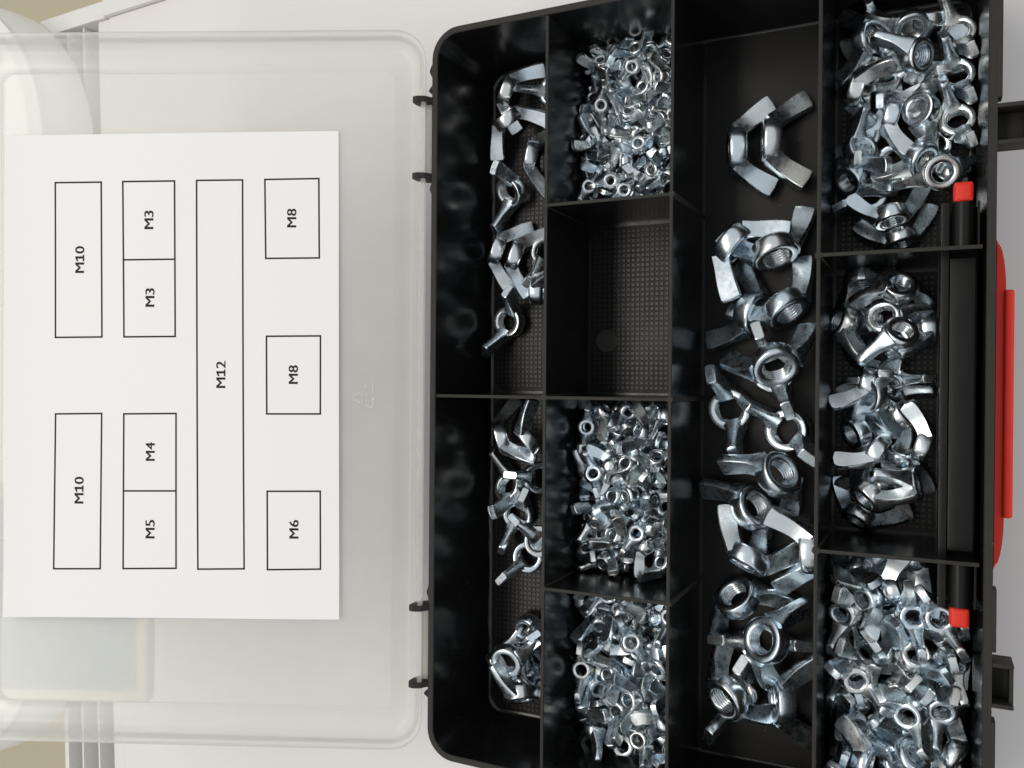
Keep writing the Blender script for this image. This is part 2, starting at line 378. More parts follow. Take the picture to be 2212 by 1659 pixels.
# recycling triangle moulded into the lid
def stroke(bm, pts, w=.16, n0=.46, n1=.68):
    for (a, b), (c, d) in zip(pts, pts[1:]):
        L = math.hypot(c - a, d - b); ux, uy = (c - a) / L, (d - b) / L
        q = [(a - uy * w, b + ux * w), (c - uy * w, d + ux * w), (c + uy * w, d - ux * w), (a + uy * w, b - ux * w)]
        bt = [bm.verts.new(LF(s, y, n0)) for s, y in q]; tp = [bm.verts.new(LF(s, y, n1)) for s, y in q]
        bm.faces.new(tp)
        for i in range(4): bm.faces.new((bt[i], bt[(i + 1) % 4], tp[(i + 1) % 4], tp[i]))
bm = bmesh.new()
for pl_ in ([(34.2, 1.0), (36.6, -.4), (37.4, -1.1), (36.8, -1.9), (34.4, -3.2)], [(34.9, -2.4), (34.3, -3.2), (35.4, -3.5)],
            [(32.1, -4.2), (29.4, -5.4), (28.9, -5.1), (28.7, -1.4)], [(29.3, -2.2), (28.7, -1.4), (28.2, -2.2)],
            [(28.8, .6), (28.8, 4.8)], [(32.2, 3.0), (31.5, 4.6)],
            [(33.2, -3.1), (33.4, -1.9), (33.2, -1.4)], [(31.4, -3.1), (31.4, -1.6)], [(33.2, -.5), (33.4, .7), (33.2, 1.3)], [(31.4, -.5), (31.4, 1.1)]):
    stroke(bm, pl_)
rm = link('recycling_mark', finish(bm, 'recycling_mark', M['lidmark']), lid); rm['kind'] = 'stuff'
adopt(case)

# ------------------------------------------------------------------ the printed sheet
sheet = empty('paper_sheet', LF(118, 7, .6), 'white printed paper plan of labelled boxes lying in the clear lid', 'paper')
NX, NY = 24, 30
def sheet_n(u, w):  # gentle lift of the loose edges
    return 1.35 + 2.2 * max(0, u - .86) ** 2 * 20 + .9 * max(0, .10 - w) * 6 + .5 * max(0, w - .93) * 6 + .35 * math.sin(3.3 * w + 2 * u) + .22 * math.sin(7 * u - 2.5 * w + 1)
c00, c10, c11, c01 = Vector((42.3, -96.6)), Vector((189.2, -97.9)), Vector((190.4, 111.6)), Vector((44.2, 113.1))
def spos(u, w):
    return (c00 * (1 - u) + c10 * u) * (1 - w) + (c01 * (1 - u) + c11 * u) * w
vs, fs = [], []
for k in (0, .12):
    for i in range(NX + 1):
        for j in range(NY + 1):
            p = spos(i / NX, j / NY); vs.append(LF(p.x, p.y, sheet_n(i / NX, j / NY) + k))
n1 = (NX + 1) * (NY + 1)
for i in range(NX):
    for j in range(NY):
        a = i * (NY + 1) + j; b = a + NY + 1
        fs += [(a, b, b + 1, a + 1), (n1 + a, n1 + a + 1, n1 + b + 1, n1 + b)]
rimv = [i * (NY + 1) for i in range(NX + 1)] + [NX * (NY + 1) + j for j in range(1, NY + 1)] + [i * (NY + 1) + NY for i in range(NX - 1, -1, -1)] + [j for j in range(NY - 1, 0, -1)]
for a, b in zip(rimv, rimv[1:] + rimv[:1]): fs.append((a, b, n1 + b, n1 + a))
me = bpy.data.meshes.new('sheet'); me.from_pydata(vs, [], fs); me.materials.append(M['paper'])
me.polygons.foreach_set('use_smooth', [True] * len(me.polygons)); me.set_sharp_from_angle(angle=math.radians(30))
sh = link('sheet', me, sheet)
def uw(s, y):
    w = (y + 97.2) / 209.6; return min(1, max(0, (s - (42.3 + 1.9 * w)) / 148.0)), min(1, max(0, w))
def onsheet(s, y, k=.155): u, w = uw(s, y); return LF(s, y, sheet_n(u, w) + k)
def rule(bm, a, b, w=.36):
    a, b = Vector(a), Vector(b); d = (b - a).normalized(); nn = Vector((-d.y, d.x)); a = a - d * w; b = b + d * w; K = 14
    prev = None
    for i in range(K + 1):
        p = a.lerp(b, i / K); l, r = bm.verts.new(onsheet(*(p + nn * w))), bm.verts.new(onsheet(*(p - nn * w)))
        if prev: bm.faces.new((prev[0], prev[1], r, l))
        prev = (l, r)
for q in [[[168.4, 91.1], [148.0, 91.3], [147.2, 24.1], [167.8, 23.8]], [[138.4, 91.5], [115.5, 91.7], [114.7, 24.5], [137.4, 24.2]], [[105.8, 91.9], [85.7, 92.1], [83.8, -75.5], [104.1, -76.0]], [[76.0, 92.3], [52.6, 92.7], [52.1, 58.6], [75.3, 58.3]], [[74.7, 24.8], [51.3, 25.1], [51.1, -8.4], [74.3, -8.6]], [[167.4, -9.5], [147.0, -9.1], [147.1, -76.5], [167.6, -76.8]], [[137.2, -9.2], [114.1, -8.8], [113.7, -75.8], [137.0, -76.3]], [[73.9, -41.9], [50.9, -41.6], [50.6, -75.1], [73.6, -75.7]]]:
    bm = bmesh.new()
    for a, b in zip(q, q[1:] + q[:1]): rule(bm, a, b)
    link('printed_box', finish(bm, 'printed_box', M['ink']), sheet)
for a, b in (((137.7, 57.6), (115.1, 57.9)), ((137.0, -42.6), (113.9, -42.3))):
    bm = bmesh.new(); rule(bm, a, b); link('printed_line', finish(bm, 'printed_line', M['ink']), sheet)
def text_mesh(txt):
    cu = bpy.data.curves.new('t', 'FONT'); cu.body = txt; cu.align_x = 'CENTER'; cu.align_y = 'CENTER'; cu.size = 1.0; cu.resolution_u = 4
    ob = bpy.data.objects.new('t', cu); COL.objects.link(ob); bpy.context.view_layer.update()
    me = bpy.data.meshes.new_from_object(ob.evaluated_get(bpy.context.evaluated_depsgraph_get()))
    bpy.data.objects.remove(ob)
    bm = bmesh.new(); bm.from_mesh(me); base = bm.verts[:]; geo = bm.verts[:] + bm.edges[:] + bm.faces[:]
    for k, dx in ((1, -.024), (2, .024)):   # heavier strokes: the outline laid down three times side by side
        r = bmesh.ops.duplicate(bm, geom=geo)
        for v in r['geom']:
            if isinstance(v, bmesh.types.BMVert): v.co.x += dx; v.co.z += k
    bm.to_mesh(me); bm.free(); return me
for txt, s, y in [('M10', 157.3, 57.7), ('M3', 126.7, 74.9), ('M3', 126.0, 41.3), ('M12', 94.5, 8.2), ('M8', 64.2, 75.7), ('M8', 62.9, 8.4), ('M10', 156.7, -42.5), ('M4', 125.4, -25.4), ('M5', 125.2, -59.0), ('M6', 62.2, -58.1)]:
    glyphs, pen = [], 0.0
    for ch in txt:
        me = text_mesh(ch); xs = [v.co.x for v in me.vertices]; x0, x1 = min(xs), max(xs)
        if ch == '1':   # the sheet's numeral one has a foot
            bm = bmesh.new(); bm.from_mesh(me); yb = min(v.co.y for v in bm.verts); cx = x1 - .10
            bm.faces.new([bm.verts.new((cx + dx, yb + dy, 3.)) for dx, dy in ((-.22, 0), (.20, 0), (.20, .11), (-.22, .11))])
            yt = max(v.co.y for v in bm.verts)
            bm.faces.new([bm.verts.new((cx + dx, yt + dy, 4.)) for dx, dy in ((-.22, -.24), (-.22, -.12), (.03, 0), (.03, -.13))])
            bm.to_mesh(me); bm.free(); xs = [v.co.x for v in me.vertices]; x0, x1 = min(xs), max(xs)
        for v in me.vertices: v.co.x += pen - x0
        pen += x1 - x0 + .075; glyphs.append(me)
    ys = [v.co.y for g_ in glyphs for v in g_.vertices]; cx, cy = (pen - .075) / 2, (min(ys) + max(ys)) / 2
    ky = 4.05 / (max(ys) - min(ys)); kx = (8.1 if len(txt) == 2 else 11.7) / (pen - .075)
    for me in glyphs:
        for v in me.vertices:
            lx, ly = (v.co.x - cx) * kx, (v.co.y - cy) * ky
            v.co = onsheet(s + ly, y + lx, .155 + .012 * v.co.z)     # the words read up the sheet
        me.materials.clear(); me.materials.append(M['ink'])
        link('lettering', me, sheet)
adopt(sheet)

# ------------------------------------------------------------------ wing nuts
# size: hub radius, hub height, tip radius, tip height, half width of wing, half thickness, bore radius, segments
SIZE = {
    'M12': (8.9, 6.9, 16.6, 17.4, 3.7, 2.05, 5.3, 44), 'M10': (7.2, 5.7, 14.8, 14.8, 2.95, 1.65, 4.45, 40),
    'M8': (6.3, 5.3, 13.0, 12.6, 2.7, 1.55, 3.6, 36), 'M6': (6.3, 6.2, 12.0, 13.0, 3.0, 1.5, 2.9, 32),
    'M5': (5.1, 5.7, 10.3, 11.5, 2.45, 1.3, 2.3, 28), 'M4': (4.6, 5.2, 9.3, 10.3, 2.2, 1.2, 1.95, 26), 'M3': (4.0, 4.5, 8.2, 9.0, 1.98, 1.06, 1.55, 24)}
mm = lambda x, y, z: (x * .001, y * .001, z * .001)
def hub_mesh(sz):
    R, H, tr, tz, w, th, b, seg = SIZE[sz]; k = R / 9.2
    prof = [(b, .60 * k), (b + .60 * k, .02 * k), (.91 * R, 0), (.945 * R, .03 * H), (.975 * R, .11 * H), (.993 * R, .24 * H), (R, .42 * H), (.997 * R, .60 * H),
            (.982 * R, .78 * H), (.955 * R, .91 * H), (.925 * R, .975 * H), (.89 * R, H), (b + .5 * k, H), (b, H - .5 * k)]
    if sz in ('M3', 'M4', 'M5', 'M6'):   # the smaller sizes have a rounded, slightly conical hub
        prof = [(b, .60 * k), (b + .55 * k, .06 * k), (.78 * R, 0), (.87 * R, .035 * H), (.94 * R, .10 * H), (.985 * R, .20 * H), (R, .33 * H), (.975 * R, .50 * H), (.925 * R, .66 * H),
                (.86 * R, .80 * H), (.79 * R, .91 * H), (.72 * R, .975 * H), (.65 * R, H), (b + .4 * k, H - .08 * k), (b, H - .5 * k)]
    bm = loft([[mm(r * math.cos(2 * PI * i / seg), r * math.sin(2 * PI * i / seg), z) for i in range(seg)] for r, z in prof], caps=(False, False))
    for f in bm.faces: f.normal_update()
    me = finish(bm, 'hub_' + sz, M['hub'], 48); return me
def thread_mesh(sz):
    R, H, tr, tz, w, th, b, seg = SIZE[sz]; k = R / 9.2
    turns = {'M12': 5, 'M10': 5, 'M8': 5, 'M6': 5}.get(sz, 4); z0, z1 = .7 * k, H - .55 * k; pit = (z1 - z0) / turns; nz = turns * 5
    rows = []
    for j in range(nz + 1):
        z = z0 + (z1 - z0) * j / nz; row = []
        for i in range(seg):
            ph = (z / pit + i / seg) % 1.0; tri = 1 - abs(2 * ph - 1)
            r = b + .02 + (-.30 + .62 * tri) * k * .9
            row.append(mm(r * math.cos(2 * PI * i / seg), r * math.sin(2 * PI * i / seg), z))
        rows.append(row)
    bm = loft(rows, caps=(False, False))
    me = finish(bm, 'thread_' + sz, M['thread'], 60)
    me.flip_normals(); return me
def wing_mesh(sz, sg):
    R, H, tr, tz, w, th, b, seg = SIZE[sz]
    big = sz in ('M12', 'M10')
    c0 = Vector((R * .74, H * .52)); c1 = Vector((tr, tz)); ln = (c1 - c0).length
    d0 = (c1 - c0).normalized(); p0 = Vector((d0.y, -d0.x)); ctl = (c0 + c1) / 2 + p0 * ln * (.06 if big else .09)
    # along the wing: position, half width, half thickness (thick where it flows out of the hub, crisp or rounded at the tip)
    if big: st = ((0, .95, 2.15), (.10, .92, 1.85), (.20, .90, 1.52), (.32, .92, 1.22), (.46, .97, 1.06), (.64, 1.04, 1.0), (.82, 1.09, .98), (.94, 1.11, .97), (.985, 1.06, .93), (1.0, .98, .82))
    else: st = ((0, .95, 2.2), (.10, .92, 1.95), (.20, .90, 1.62), (.32, .93, 1.30), (.46, 1.0, 1.10), (.62, 1.08, 1.02), (.78, 1.13, .99), (.89, 1.13, .97), (.955, 1.07, .95), (.988, .97, .90), (1.0, .86, .78))
    if big: sec = [(-1.05, 0), (-1.02, .50), (-.96, .87), (-.88, 1), (0, 1.02), (.88, 1), (.96, .87), (1.02, .50), (1.05, 0)]
    else: sec = [(-1.05, 0), (-1.01, .52), (-.955, .88), (-.89, 1), (0, 1.0), (.89, 1), (.955, .88), (1.01, .52), (1.05, 0)]
    sec = sec + [(u, -v) for u, v in sec[-2:0:-1]]
    loops = []
    for t, ws, ts in st:
        c = c0 * (1 - t) ** 2 + ctl * (2 * t * (1 - t)) + c1 * t * t
        d = ((ctl - c0) * (1 - t) + (c1 - ctl) * t).normalized(); pn = Vector((d.y, -d.x))
        hw, ht = w * ws, th * ts
        lp = []
        for u, v in sec:
            q = c + pn * (u * hw)
            if t >= .93: q = q + d * ((.12 if big else .26) * w * (1 - u * u) * (t - .93) / .07)
            lp.append(mm(sg * q.x, v * ht * sg, q.y))
        loops.append(lp)
    return finish(loft(loops), 'wing_' + sz, M['wing'], 29)
MESH = {s: (hub_mesh(s), thread_mesh(s), wing_mesh(s, 1), wing_mesh(s, -1)) for s in SIZE}
def place_nut(sz, q, p, label, group):
    e = bpy.data.objects.new('wing_nut', None); COL.objects.link(e); e.empty_display_size = .005
    e.rotation_mode = 'QUATERNION'; e.rotation_quaternion = Quaternion(q).normalized(); e.location = P(*p)
    tag(e, label, 'wing nut', group)
    h, t_, a, b = MESH[sz]
    ho = bpy.data.objects.new('hub', h); COL.objects.link(ho); ho.parent = e
    to = bpy.data.objects.new('thread', t_); COL.objects.link(to); to.parent = ho
    for w_ in (a, b):
        wo = bpy.data.objects.new('wing', w_); COL.objects.link(wo); wo.parent = e
    return e
# pose of each nut: size, quaternion, hub base in mm, label number
NUTS = [
('M12',(0.412,0.563,0.567,0.438),(115.53,99.82,-37.5),'large wing nut on its side, second from top of those in long third column'),
('M12',(0.458,0.533,0.594,0.391),(128.69,101.82,-37.57),'large wing nut on its side, topmost of those in long third column'),
('M12',(0.658,0.622,0.326,0.271),(116.25,63.1,-32.2),'large wing nut on its side, third from top of those in long third column'),
('M12',(-0.544,0.817,0.065,-0.182),(135.78,54.36,-32.59),'large wing nut tilted base up, topmost of those in long third column'),
('M12',(-0.453,0.687,0.45,-0.346),(128.58,33.45,-37.51),'large wing nut tilted base up, second from top of those in long third column'),
('M12',(-0.525,0.794,0.211,-0.223),(140.66,32.77,-33.77),'large wing nut tilted base up, third from top of those in long third column'),
('M12',(-0.109,-0.162,0.915,0.353),(137.75,11.35,-21.69),'large wing nut base up, topmost of those in long third column'),
('M12',(0.568,0.052,0.04,0.821),(132.8,11.14,-45.95),'large wing nut wings up, topmost of those in long third column'),
('M12',(0.605,0.027,-0.056,0.794),(116.51,-3.85,-45.98),'large wing nut wings up, second from top of those in long third column'),
('M12',(0.323,-0.107,0.005,0.94),(139.76,-12.74,-45.34),'large wing nut wings up, third from top of those in long third column'),
('M12',(-0.318,0.198,0.855,-0.358),(139.67,-26.9,-27.58),'large wing nut tilted base up, fourth from top of those in long third column'),
('M12',(-0.287,0.325,0.804,-0.407),(129.41,-41.28,-32.95),'large wing nut tilted base up, fifth from top of those in long third column'),
('M12',(0.018,0.305,0.786,0.538),(124.4,-65,-30.12),'large wing nut on its side, fifth from top of those in long third column'),
('M12',(0.594,-0.346,-0.579,0.439),(151.74,-57.2,-35.76),'large wing nut on its side, fourth from top of those in long third column'),
('M12',(0.441,0.861,0.226,0.112),(119.83,-76.82,-34.14),'large wing nut tilted base up, sixth from top of those in long third column'),
('M12',(0.255,0.795,0.535,0.128),(132.62,-90.17,-22.04),'large wing nut base up, lowest of those in long third column'),
('M12',(-0.027,0.034,0.141,0.989),(129.96,-98.28,-44.81),'large wing nut wings up, fourth from top of those in long third column'),
('M12',(0.142,0.42,0.85,0.287),(117.3,-117.55,-26.14),'large wing nut tilted base up, lowest of those in long third column'),
('M12',(0.827,-0.087,-0.053,0.553),(121.1,-119.65,-45.42),'large wing nut wings up, lowest of those in long third column'),
('M12',(0.349,0.648,0.545,0.402),(135.29,-117.21,-35),'large wing nut on its side, lowest of those in long third column'),
('M10',(0.365,0.807,0.338,0.317),(15.44,138.07,-33.65),'medium wing nut on its side, topmost of those in upper left compartment'),
('M10',(0.496,0.834,0.208,0.124),(17.82,125.81,-32.77),'medium wing nut on its side, second from top of those in upper left compartment'),
('M10',(0.126,-0.093,-0.118,0.981),(38.21,135.85,-45.15),'medium wing nut wings up, topmost of those in upper left compartment'),
('M10',(0.407,0.664,0.547,0.307),(25.86,107.78,-37.22),'medium wing nut on its side, third from top of those in upper left compartment'),
('M10',(0.782,0.116,-0.245,0.561),(18.7,93.55,-41.66),'medium wing nut wings up, second from top of those in upper left compartment'),
('M10',(0.421,0.714,0.48,0.286),(9.09,67.03,-37.63),'medium wing nut on its side, fourth from top of those in upper left compartment'),
('M10',(0.431,0.709,0.477,0.289),(19.55,63.76,-35.02),'medium wing nut on its side, fifth from top of those in upper left compartment'),
('M10',(-0.418,0.154,-0.213,0.87),(33.59,64.72,-43.93),'medium wing nut wings up, third from top of those in upper left compartment'),
('M10',(0.183,0.755,0.148,0.612),(33.88,46.47,-28.87),'medium wing nut on its side, lowest of those in upper left compartment'),
('M10',(0.843,0.004,-0.049,0.536),(16.81,33.46,-44.37),'medium wing nut wings up, lowest of those in upper left compartment'),
('M10',(0.375,0.368,0.768,0.365),(15.96,-19.09,-29.38),'medium wing nut on its side, topmost of those in lower left compartment'),
('M10',(-0.034,0.634,0.543,0.549),(30.35,-20.7,-28.17),'medium wing nut on its side, second from top of those in lower left compartment'),
('M10',(0.596,-0.214,0.052,0.772),(18.99,-42.74,-42.35),'medium wing nut wings up, second from top of those in lower left compartment'),
('M10',(0.035,0.298,0.063,0.952),(30.19,-37.25,-43.48),'medium wing nut wings up, topmost of those in lower left compartment'),
('M10',(0.833,0.142,0.022,0.535),(21.04,-53.32,-45.15),'medium wing nut wings up, third from top of those in lower left compartment'),
('M10',(0.337,0.158,0.116,0.921),(34.59,-64.25,-37.81),'medium wing nut wings up, fourth from top of those in lower left compartment'),
('M10',(-0.386,0.192,0.049,0.901),(26.14,-73.78,-44.33),'medium wing nut wings up, fifth from top of those in lower left compartment'),
('M10',(0.942,0.138,-0.146,0.27),(28.31,-104.9,-44.57),'medium wing nut tilted wings up, topmost of those in lower left compartment'),
('M10',(0.002,-0.222,0.966,0.132),(25.91,-115.58,-21.38),'the one medium wing nut base up in lower left compartment'),
('M10',(-0.398,0.384,0.751,0.361),(32.17,-132.05,-25.91),'medium wing nut on its side, lowest of those in lower left compartment'),
('M8',(-0.164,0.117,0.911,0.359),(182.24,134.29,-32.33),'medium wing nut base up, topmost of those in upper right compartment'),
('M8',(-0.331,0.632,0.565,-0.415),(168.83,134.59,-34.15),'medium wing nut tilted base up, topmost of those in upper right compartment'),
('M8',(-0.468,0.233,0.852,-0.011),(186.03,121.38,-22.89),'medium wing nut tilted base up, second from top of those in upper right compartment'),
('M8',(0.828,-0.046,-0.072,-0.554),(197.45,132.48,-41.87),'medium wing nut wings up, topmost of those in upper right compartment'),
('M8',(0.819,-0.048,-0.046,-0.57),(197.04,117.3,-42.25),'medium wing nut wings up, third from top of those in upper right compartment'),
('M8',(0.822,-0.067,-0.072,-0.561),(197.4,100.6,-41.55),'medium wing nut wings up, sixth from top of those in upper right compartment'),
('M8',(0.297,0.755,0.149,0.565),(161.22,114.62,-26.6),'medium wing nut on its side, second from top of those in upper right compartment'),
('M8',(-0.69,0.065,0.093,0.715),(172.76,119.38,-45.75),'medium wing nut wings up, fifth from top of those in upper right compartment'),
('M8',(0.58,0.528,0.533,0.318),(172.99,105.58,-34.27),'medium wing nut on its side, fourth from top of those in upper right compartment'),
('M8',(0.183,0.717,0.639,0.208),(183.96,105.28,-30.67),'medium wing nut base up, second from top of those in upper right compartment'),
('M8',(-0.16,0.031,0.797,0.582),(176.44,65.32,-33.41),'medium wing nut tilted base up, seventh from top of those in upper right compartment'),
('M8',(-0.128,-0.049,0.788,0.601),(179.55,57.81,-40.28),'medium wing nut tilted base up, lowest of those in upper right compartment'),
('M8',(-0.108,-0.144,0.975,0.132),(192.58,80.52,-26.22),'medium wing nut base up, lowest of those in upper right compartment'),
('M8',(0.754,-0.32,0.132,-0.557),(163.52,92.96,-38.61),'the one medium wing nut tilted wings up in upper right compartment'),
('M8',(-0.373,0.854,-0.299,0.205),(160.18,81.91,-35.65),'medium wing nut tilted base up, sixth from top of those in upper right compartment'),
('M8',(-0.417,0.817,0.285,-0.279),(187.08,86.56,-32.75),'medium wing nut tilted base up, fifth from top of those in upper right compartment'),
('M8',(-0.16,-0.037,0.941,-0.297),(179.45,42.53,-25.13),'medium wing nut tilted base up, topmost of those in middle right compartment'),
('M8',(-0.344,-0.237,-0.556,0.718),(165.9,48.27,-36.41),'medium wing nut tilted wings up, topmost of those in middle right compartment'),
('M8',(0.472,0.497,0.72,0.112),(157.51,29.8,-28.71),'medium wing nut tilted base up, second from top of those in middle right compartment'),
('M8',(0.138,0.969,0.188,0.083),(173.35,31.24,-29.7),'the one medium wing nut base up in middle right compartment'),
('M8',(-0.308,-0.257,0.885,-0.238),(180.45,25.62,-21.68),'medium wing nut tilted base up, third from top of those in middle right compartment'),
('M8',(-0.658,-0.249,0.665,0.25),(191.26,26.24,-33.05),'medium wing nut on its side, second from top of those in middle right compartment'),
('M8',(-0.571,-0.25,0.659,0.421),(170.92,6.19,-35.38),'medium wing nut on its side, fourth from top of those in middle right compartment'),
('M8',(-0.247,0.698,-0.585,0.331),(168.52,1.72,-30.27),'medium wing nut tilted base up, sixth from top of those in middle right compartment'),
('M8',(0.886,-0.138,0.438,-0.068),(173.13,4.58,-39.5),'medium wing nut tilted wings up, lowest of those in middle right compartment'),
('M8',(0.162,0.615,0.634,0.44),(162.65,-12.64,-31.88),'medium wing nut tilted base up, eighth from top of those in middle right compartment'),
('M8',(-0.472,0.699,0.116,-0.524),(173.88,-19.44,-30.37),'medium wing nut on its side, sixth from top of those in middle right compartment'),
('M8',(0.641,-0.494,-0.514,0.286),(189.53,-16.36,-34.97),'medium wing nut on its side, fifth from top of those in middle right compartment'),
('M8',(-0.608,0.108,0.755,-0.22),(186,-29.11,-31.38),'medium wing nut on its side, seventh from top of those in middle right compartment'),
('M8',(0.356,0,0.868,0.346),(167.48,-35.92,-26.53),'medium wing nut tilted base up, lowest of those in middle right compartment'),
('M8',(0.156,0.172,0.841,0.489),(164.31,-45.64,-38.11),'medium wing nut on its side, lowest of those in middle right compartment'),
('M8',(0.822,-0.021,-0.037,-0.568),(172.07,135.87,-46.09),'medium wing nut wings up, second from top of those in upper right compartment'),
('M8',(0.206,0.294,0.765,0.535),(182.08,122.57,-39.22),'medium wing nut tilted base up, third from top of those in upper right compartment'),
('M8',(0.568,0.811,0.116,0.081),(176.49,112.09,-39.22),'medium wing nut on its side, third from top of those in upper right compartment'),
('M8',(0.574,0.819,-0.003,-0.002),(187.59,142.35,-39.22),'medium wing nut on its side, topmost of those in upper right compartment'),
('M8',(0.739,-0.076,0.059,0.667),(166.03,99.83,-45.47),'medium wing nut wings up, seventh from top of those in upper right compartment'),
('M8',(0.882,-0.024,0.011,-0.471),(189.64,94.1,-46.28),'medium wing nut wings up, eighth from top of those in upper right compartment'),
('M8',(0.981,0.022,-0.042,0.189),(176.07,90.17,-46.03),'medium wing nut wings up, ninth from top of those in upper right compartment'),
('M8',(0.975,0.029,0.081,0.203),(167.54,77.99,-45.58),'medium wing nut wings up, lowest of those in upper right compartment'),
('M8',(0.543,0.775,-0.265,-0.186),(196.85,85.62,-39.22),'medium wing nut on its side, lowest of those in upper right compartment'),
('M8',(0.992,0.057,-0.096,0.053),(182.57,118.55,-45.28),'medium wing nut wings up, fourth from top of those in upper right compartment'),
('M8',(0.114,0.162,0.803,0.562),(166.58,121.88,-39.22),'medium wing nut tilted base up, fourth from top of those in upper right compartment'),
('M8',(0.3,0.429,0.698,0.489),(166.26,30.08,-39.22),'medium wing nut on its side, topmost of those in middle right compartment'),
('M8',(0.546,-0.081,-0.052,0.832),(184,35.27,-45.46),'medium wing nut wings up, topmost of those in middle right compartment'),
('M8',(0.462,0.661,-0.485,-0.339),(180.06,21.59,-39.22),'medium wing nut tilted base up, fourth from top of those in middle right compartment'),
('M8',(0.308,0.44,0.691,0.484),(161.19,17.89,-39.22),'medium wing nut on its side, third from top of those in middle right compartment'),
('M8',(-0.021,0.053,0.003,0.998),(175.06,7.98,-45.98),'medium wing nut wings up, lowest of those in middle right compartment'),
('M8',(0.561,0.801,-0.172,-0.12),(174.63,8.09,-39.22),'medium wing nut tilted base up, fifth from top of those in middle right compartment'),
('M8',(0.506,0.723,-0.384,-0.269),(181.44,-3.32,-39.22),'medium wing nut tilted base up, seventh from top of those in middle right compartment'),
('M8',(0.567,0.809,-0.127,-0.089),(180.34,-17.77,-39.22),'medium wing nut tilted base up, ninth from top of those in middle right compartment'),
('M8',(0.562,0.803,-0.164,-0.115),(174.49,-27.88,-39.22),'medium wing nut tilted base up, tenth from top of those in middle right compartment'),
('M10',(0.529,0.756,0.295,0.249),(28.7,-104.8,-37.97),'medium wing nut on its side, third from top of those in lower left compartment'),
('M10',(0.322,0.181,0.538,0.757),(29.22,-127.93,-39.98),'medium wing nut wings up, lowest of those in lower left compartment'),
('M10',(-0.423,-0.152,0.094,0.888),(33.06,-119.93,-44.1),'medium wing nut tilted wings up, lowest of those in lower left compartment'),
('M6',(0.807,0.422,-0.385,-0.149),(177.66,-125.07,-42.03),'smaller wing nut on its side, lowest in middle of lower right compartment'),
('M6',(0.668,0.653,-0.333,-0.126),(186.12,-55.48,-40.31),'smaller wing nut on its side, topmost in middle of lower right compartment'),
('M6',(0.089,0.355,0.445,0.817),(171.33,-110.54,-42.06),'smaller wing nut tilted wings up, second from top in middle of lower right compartment'),
('M6',(0.226,-0.248,-0.344,0.877),(187.38,-120.49,-39.97),'smaller wing nut tilted wings up, lowest in middle of lower right compartment'),
('M6',(0.359,-0.226,0.298,0.856),(167.93,-139.91,-39.16),'smaller wing nut wings up, tenth from top in left of lower right compartment'),
('M6',(0.831,0.467,0.303,-0.015),(164.61,-113.29,-42.15),'smaller wing nut on its side, topmost in left of lower right compartment'),
('M6',(-0.54,0.767,-0.279,0.204),(177.54,-96.98,-40.2),'smaller wing nut on its side, third from top in middle of lower right compartment'),
('M6',(0.607,0.549,-0.386,-0.426),(201.12,-119.3,-41.11),'smaller wing nut on its side, topmost in right of lower right compartment'),
('M6',(0.704,-0.089,0.278,0.647),(178.86,-132.36,-33.29),'smaller wing nut wings up, lowest in middle of lower right compartment'),
('M6',(-0.25,-0.196,0.585,0.746),(197.41,-106.74,-39.95),'smaller wing nut tilted wings up, third from top in right of lower right compartment'),
('M6',(0.301,0.078,0.379,0.872),(167.02,-97.38,-41.98),'smaller wing nut wings up, fifth from top in left of lower right compartment'),
('M6',(0.876,-0.117,-0.115,-0.453),(166.07,-83.36,-45.19),'smaller wing nut wings up, fourth from top in left of lower right compartment'),
('M6',(-0.427,-0.222,0.593,0.646),(199.34,-144.67,-36.16),'smaller wing nut tilted wings up, lowest in right of lower right compartment'),
('M6',(0.598,0.415,-0.199,0.656),(196.24,-77.24,-41.25),'smaller wing nut tilted wings up, topmost in right of lower right compartment'),
('M6',(0.638,0.044,0.03,0.768),(184.22,-76.23,-31.88),'smaller wing nut wings up, topmost in middle of lower right compartment'),
('M6',(0.843,-0.338,0.137,-0.396),(164.33,-121.84,-32.58),'smaller wing nut wings up, ninth from top in left of lower right compartment'),
('M6',(0.556,-0.07,0.178,0.809),(161.42,-103.57,-44.84),'smaller wing nut wings up, seventh from top in left of lower right compartment'),
('M6',(-0.18,0,0,0.984),(188.14,-74.81,-46.8),'smaller wing nut wings up, topmost in right of lower right compartment'),
('M6',(-0.409,0.764,0.255,-0.428),(200.07,-124.9,-28.55),'smaller wing nut on its side, lowest in right of lower right compartment'),
('M6',(-0.227,0.013,-0.221,0.949),(182.99,-83.51,-40.43),'smaller wing nut wings up, second from top in middle of lower right compartment'),
('M6',(-0.034,-0.049,0.818,0.572),(173.82,-76.32,-40.17),'smaller wing nut on its side, second from top in middle of lower right compartment'),
('M6',(0.763,0.171,-0.237,0.576),(162.05,-130.77,-33.25),'smaller wing nut tilted wings up, lowest in left of lower right compartment'),
('M6',(0.888,-0.003,-0.102,0.448),(180.42,-106.2,-35.38),'smaller wing nut wings up, fourth from top in middle of lower right compartment'),
('M6',(0.762,-0.009,-0.155,0.629),(162.13,-97.61,-35.69),'smaller wing nut wings up, sixth from top in left of lower right compartment'),
('M6',(-0.498,0.241,0.006,0.833),(188.87,-96.45,-39.74),'smaller wing nut wings up, third from top in right of lower right compartment'),
('M6',(0.751,-0.415,0.356,-0.37),(176.35,-68.81,-35.79),'smaller wing nut tilted wings up, topmost in middle of lower right compartment'),
('M6',(-0.499,0.569,0.536,-0.373),(171.51,-129.5,-21.88),'smaller wing nut on its side, lowest in left of lower right compartment'),
('M6',(0.744,-0.006,-0.182,0.642),(162.11,-77.3,-32.69),'smaller wing nut wings up, third from top in left of lower right compartment'),
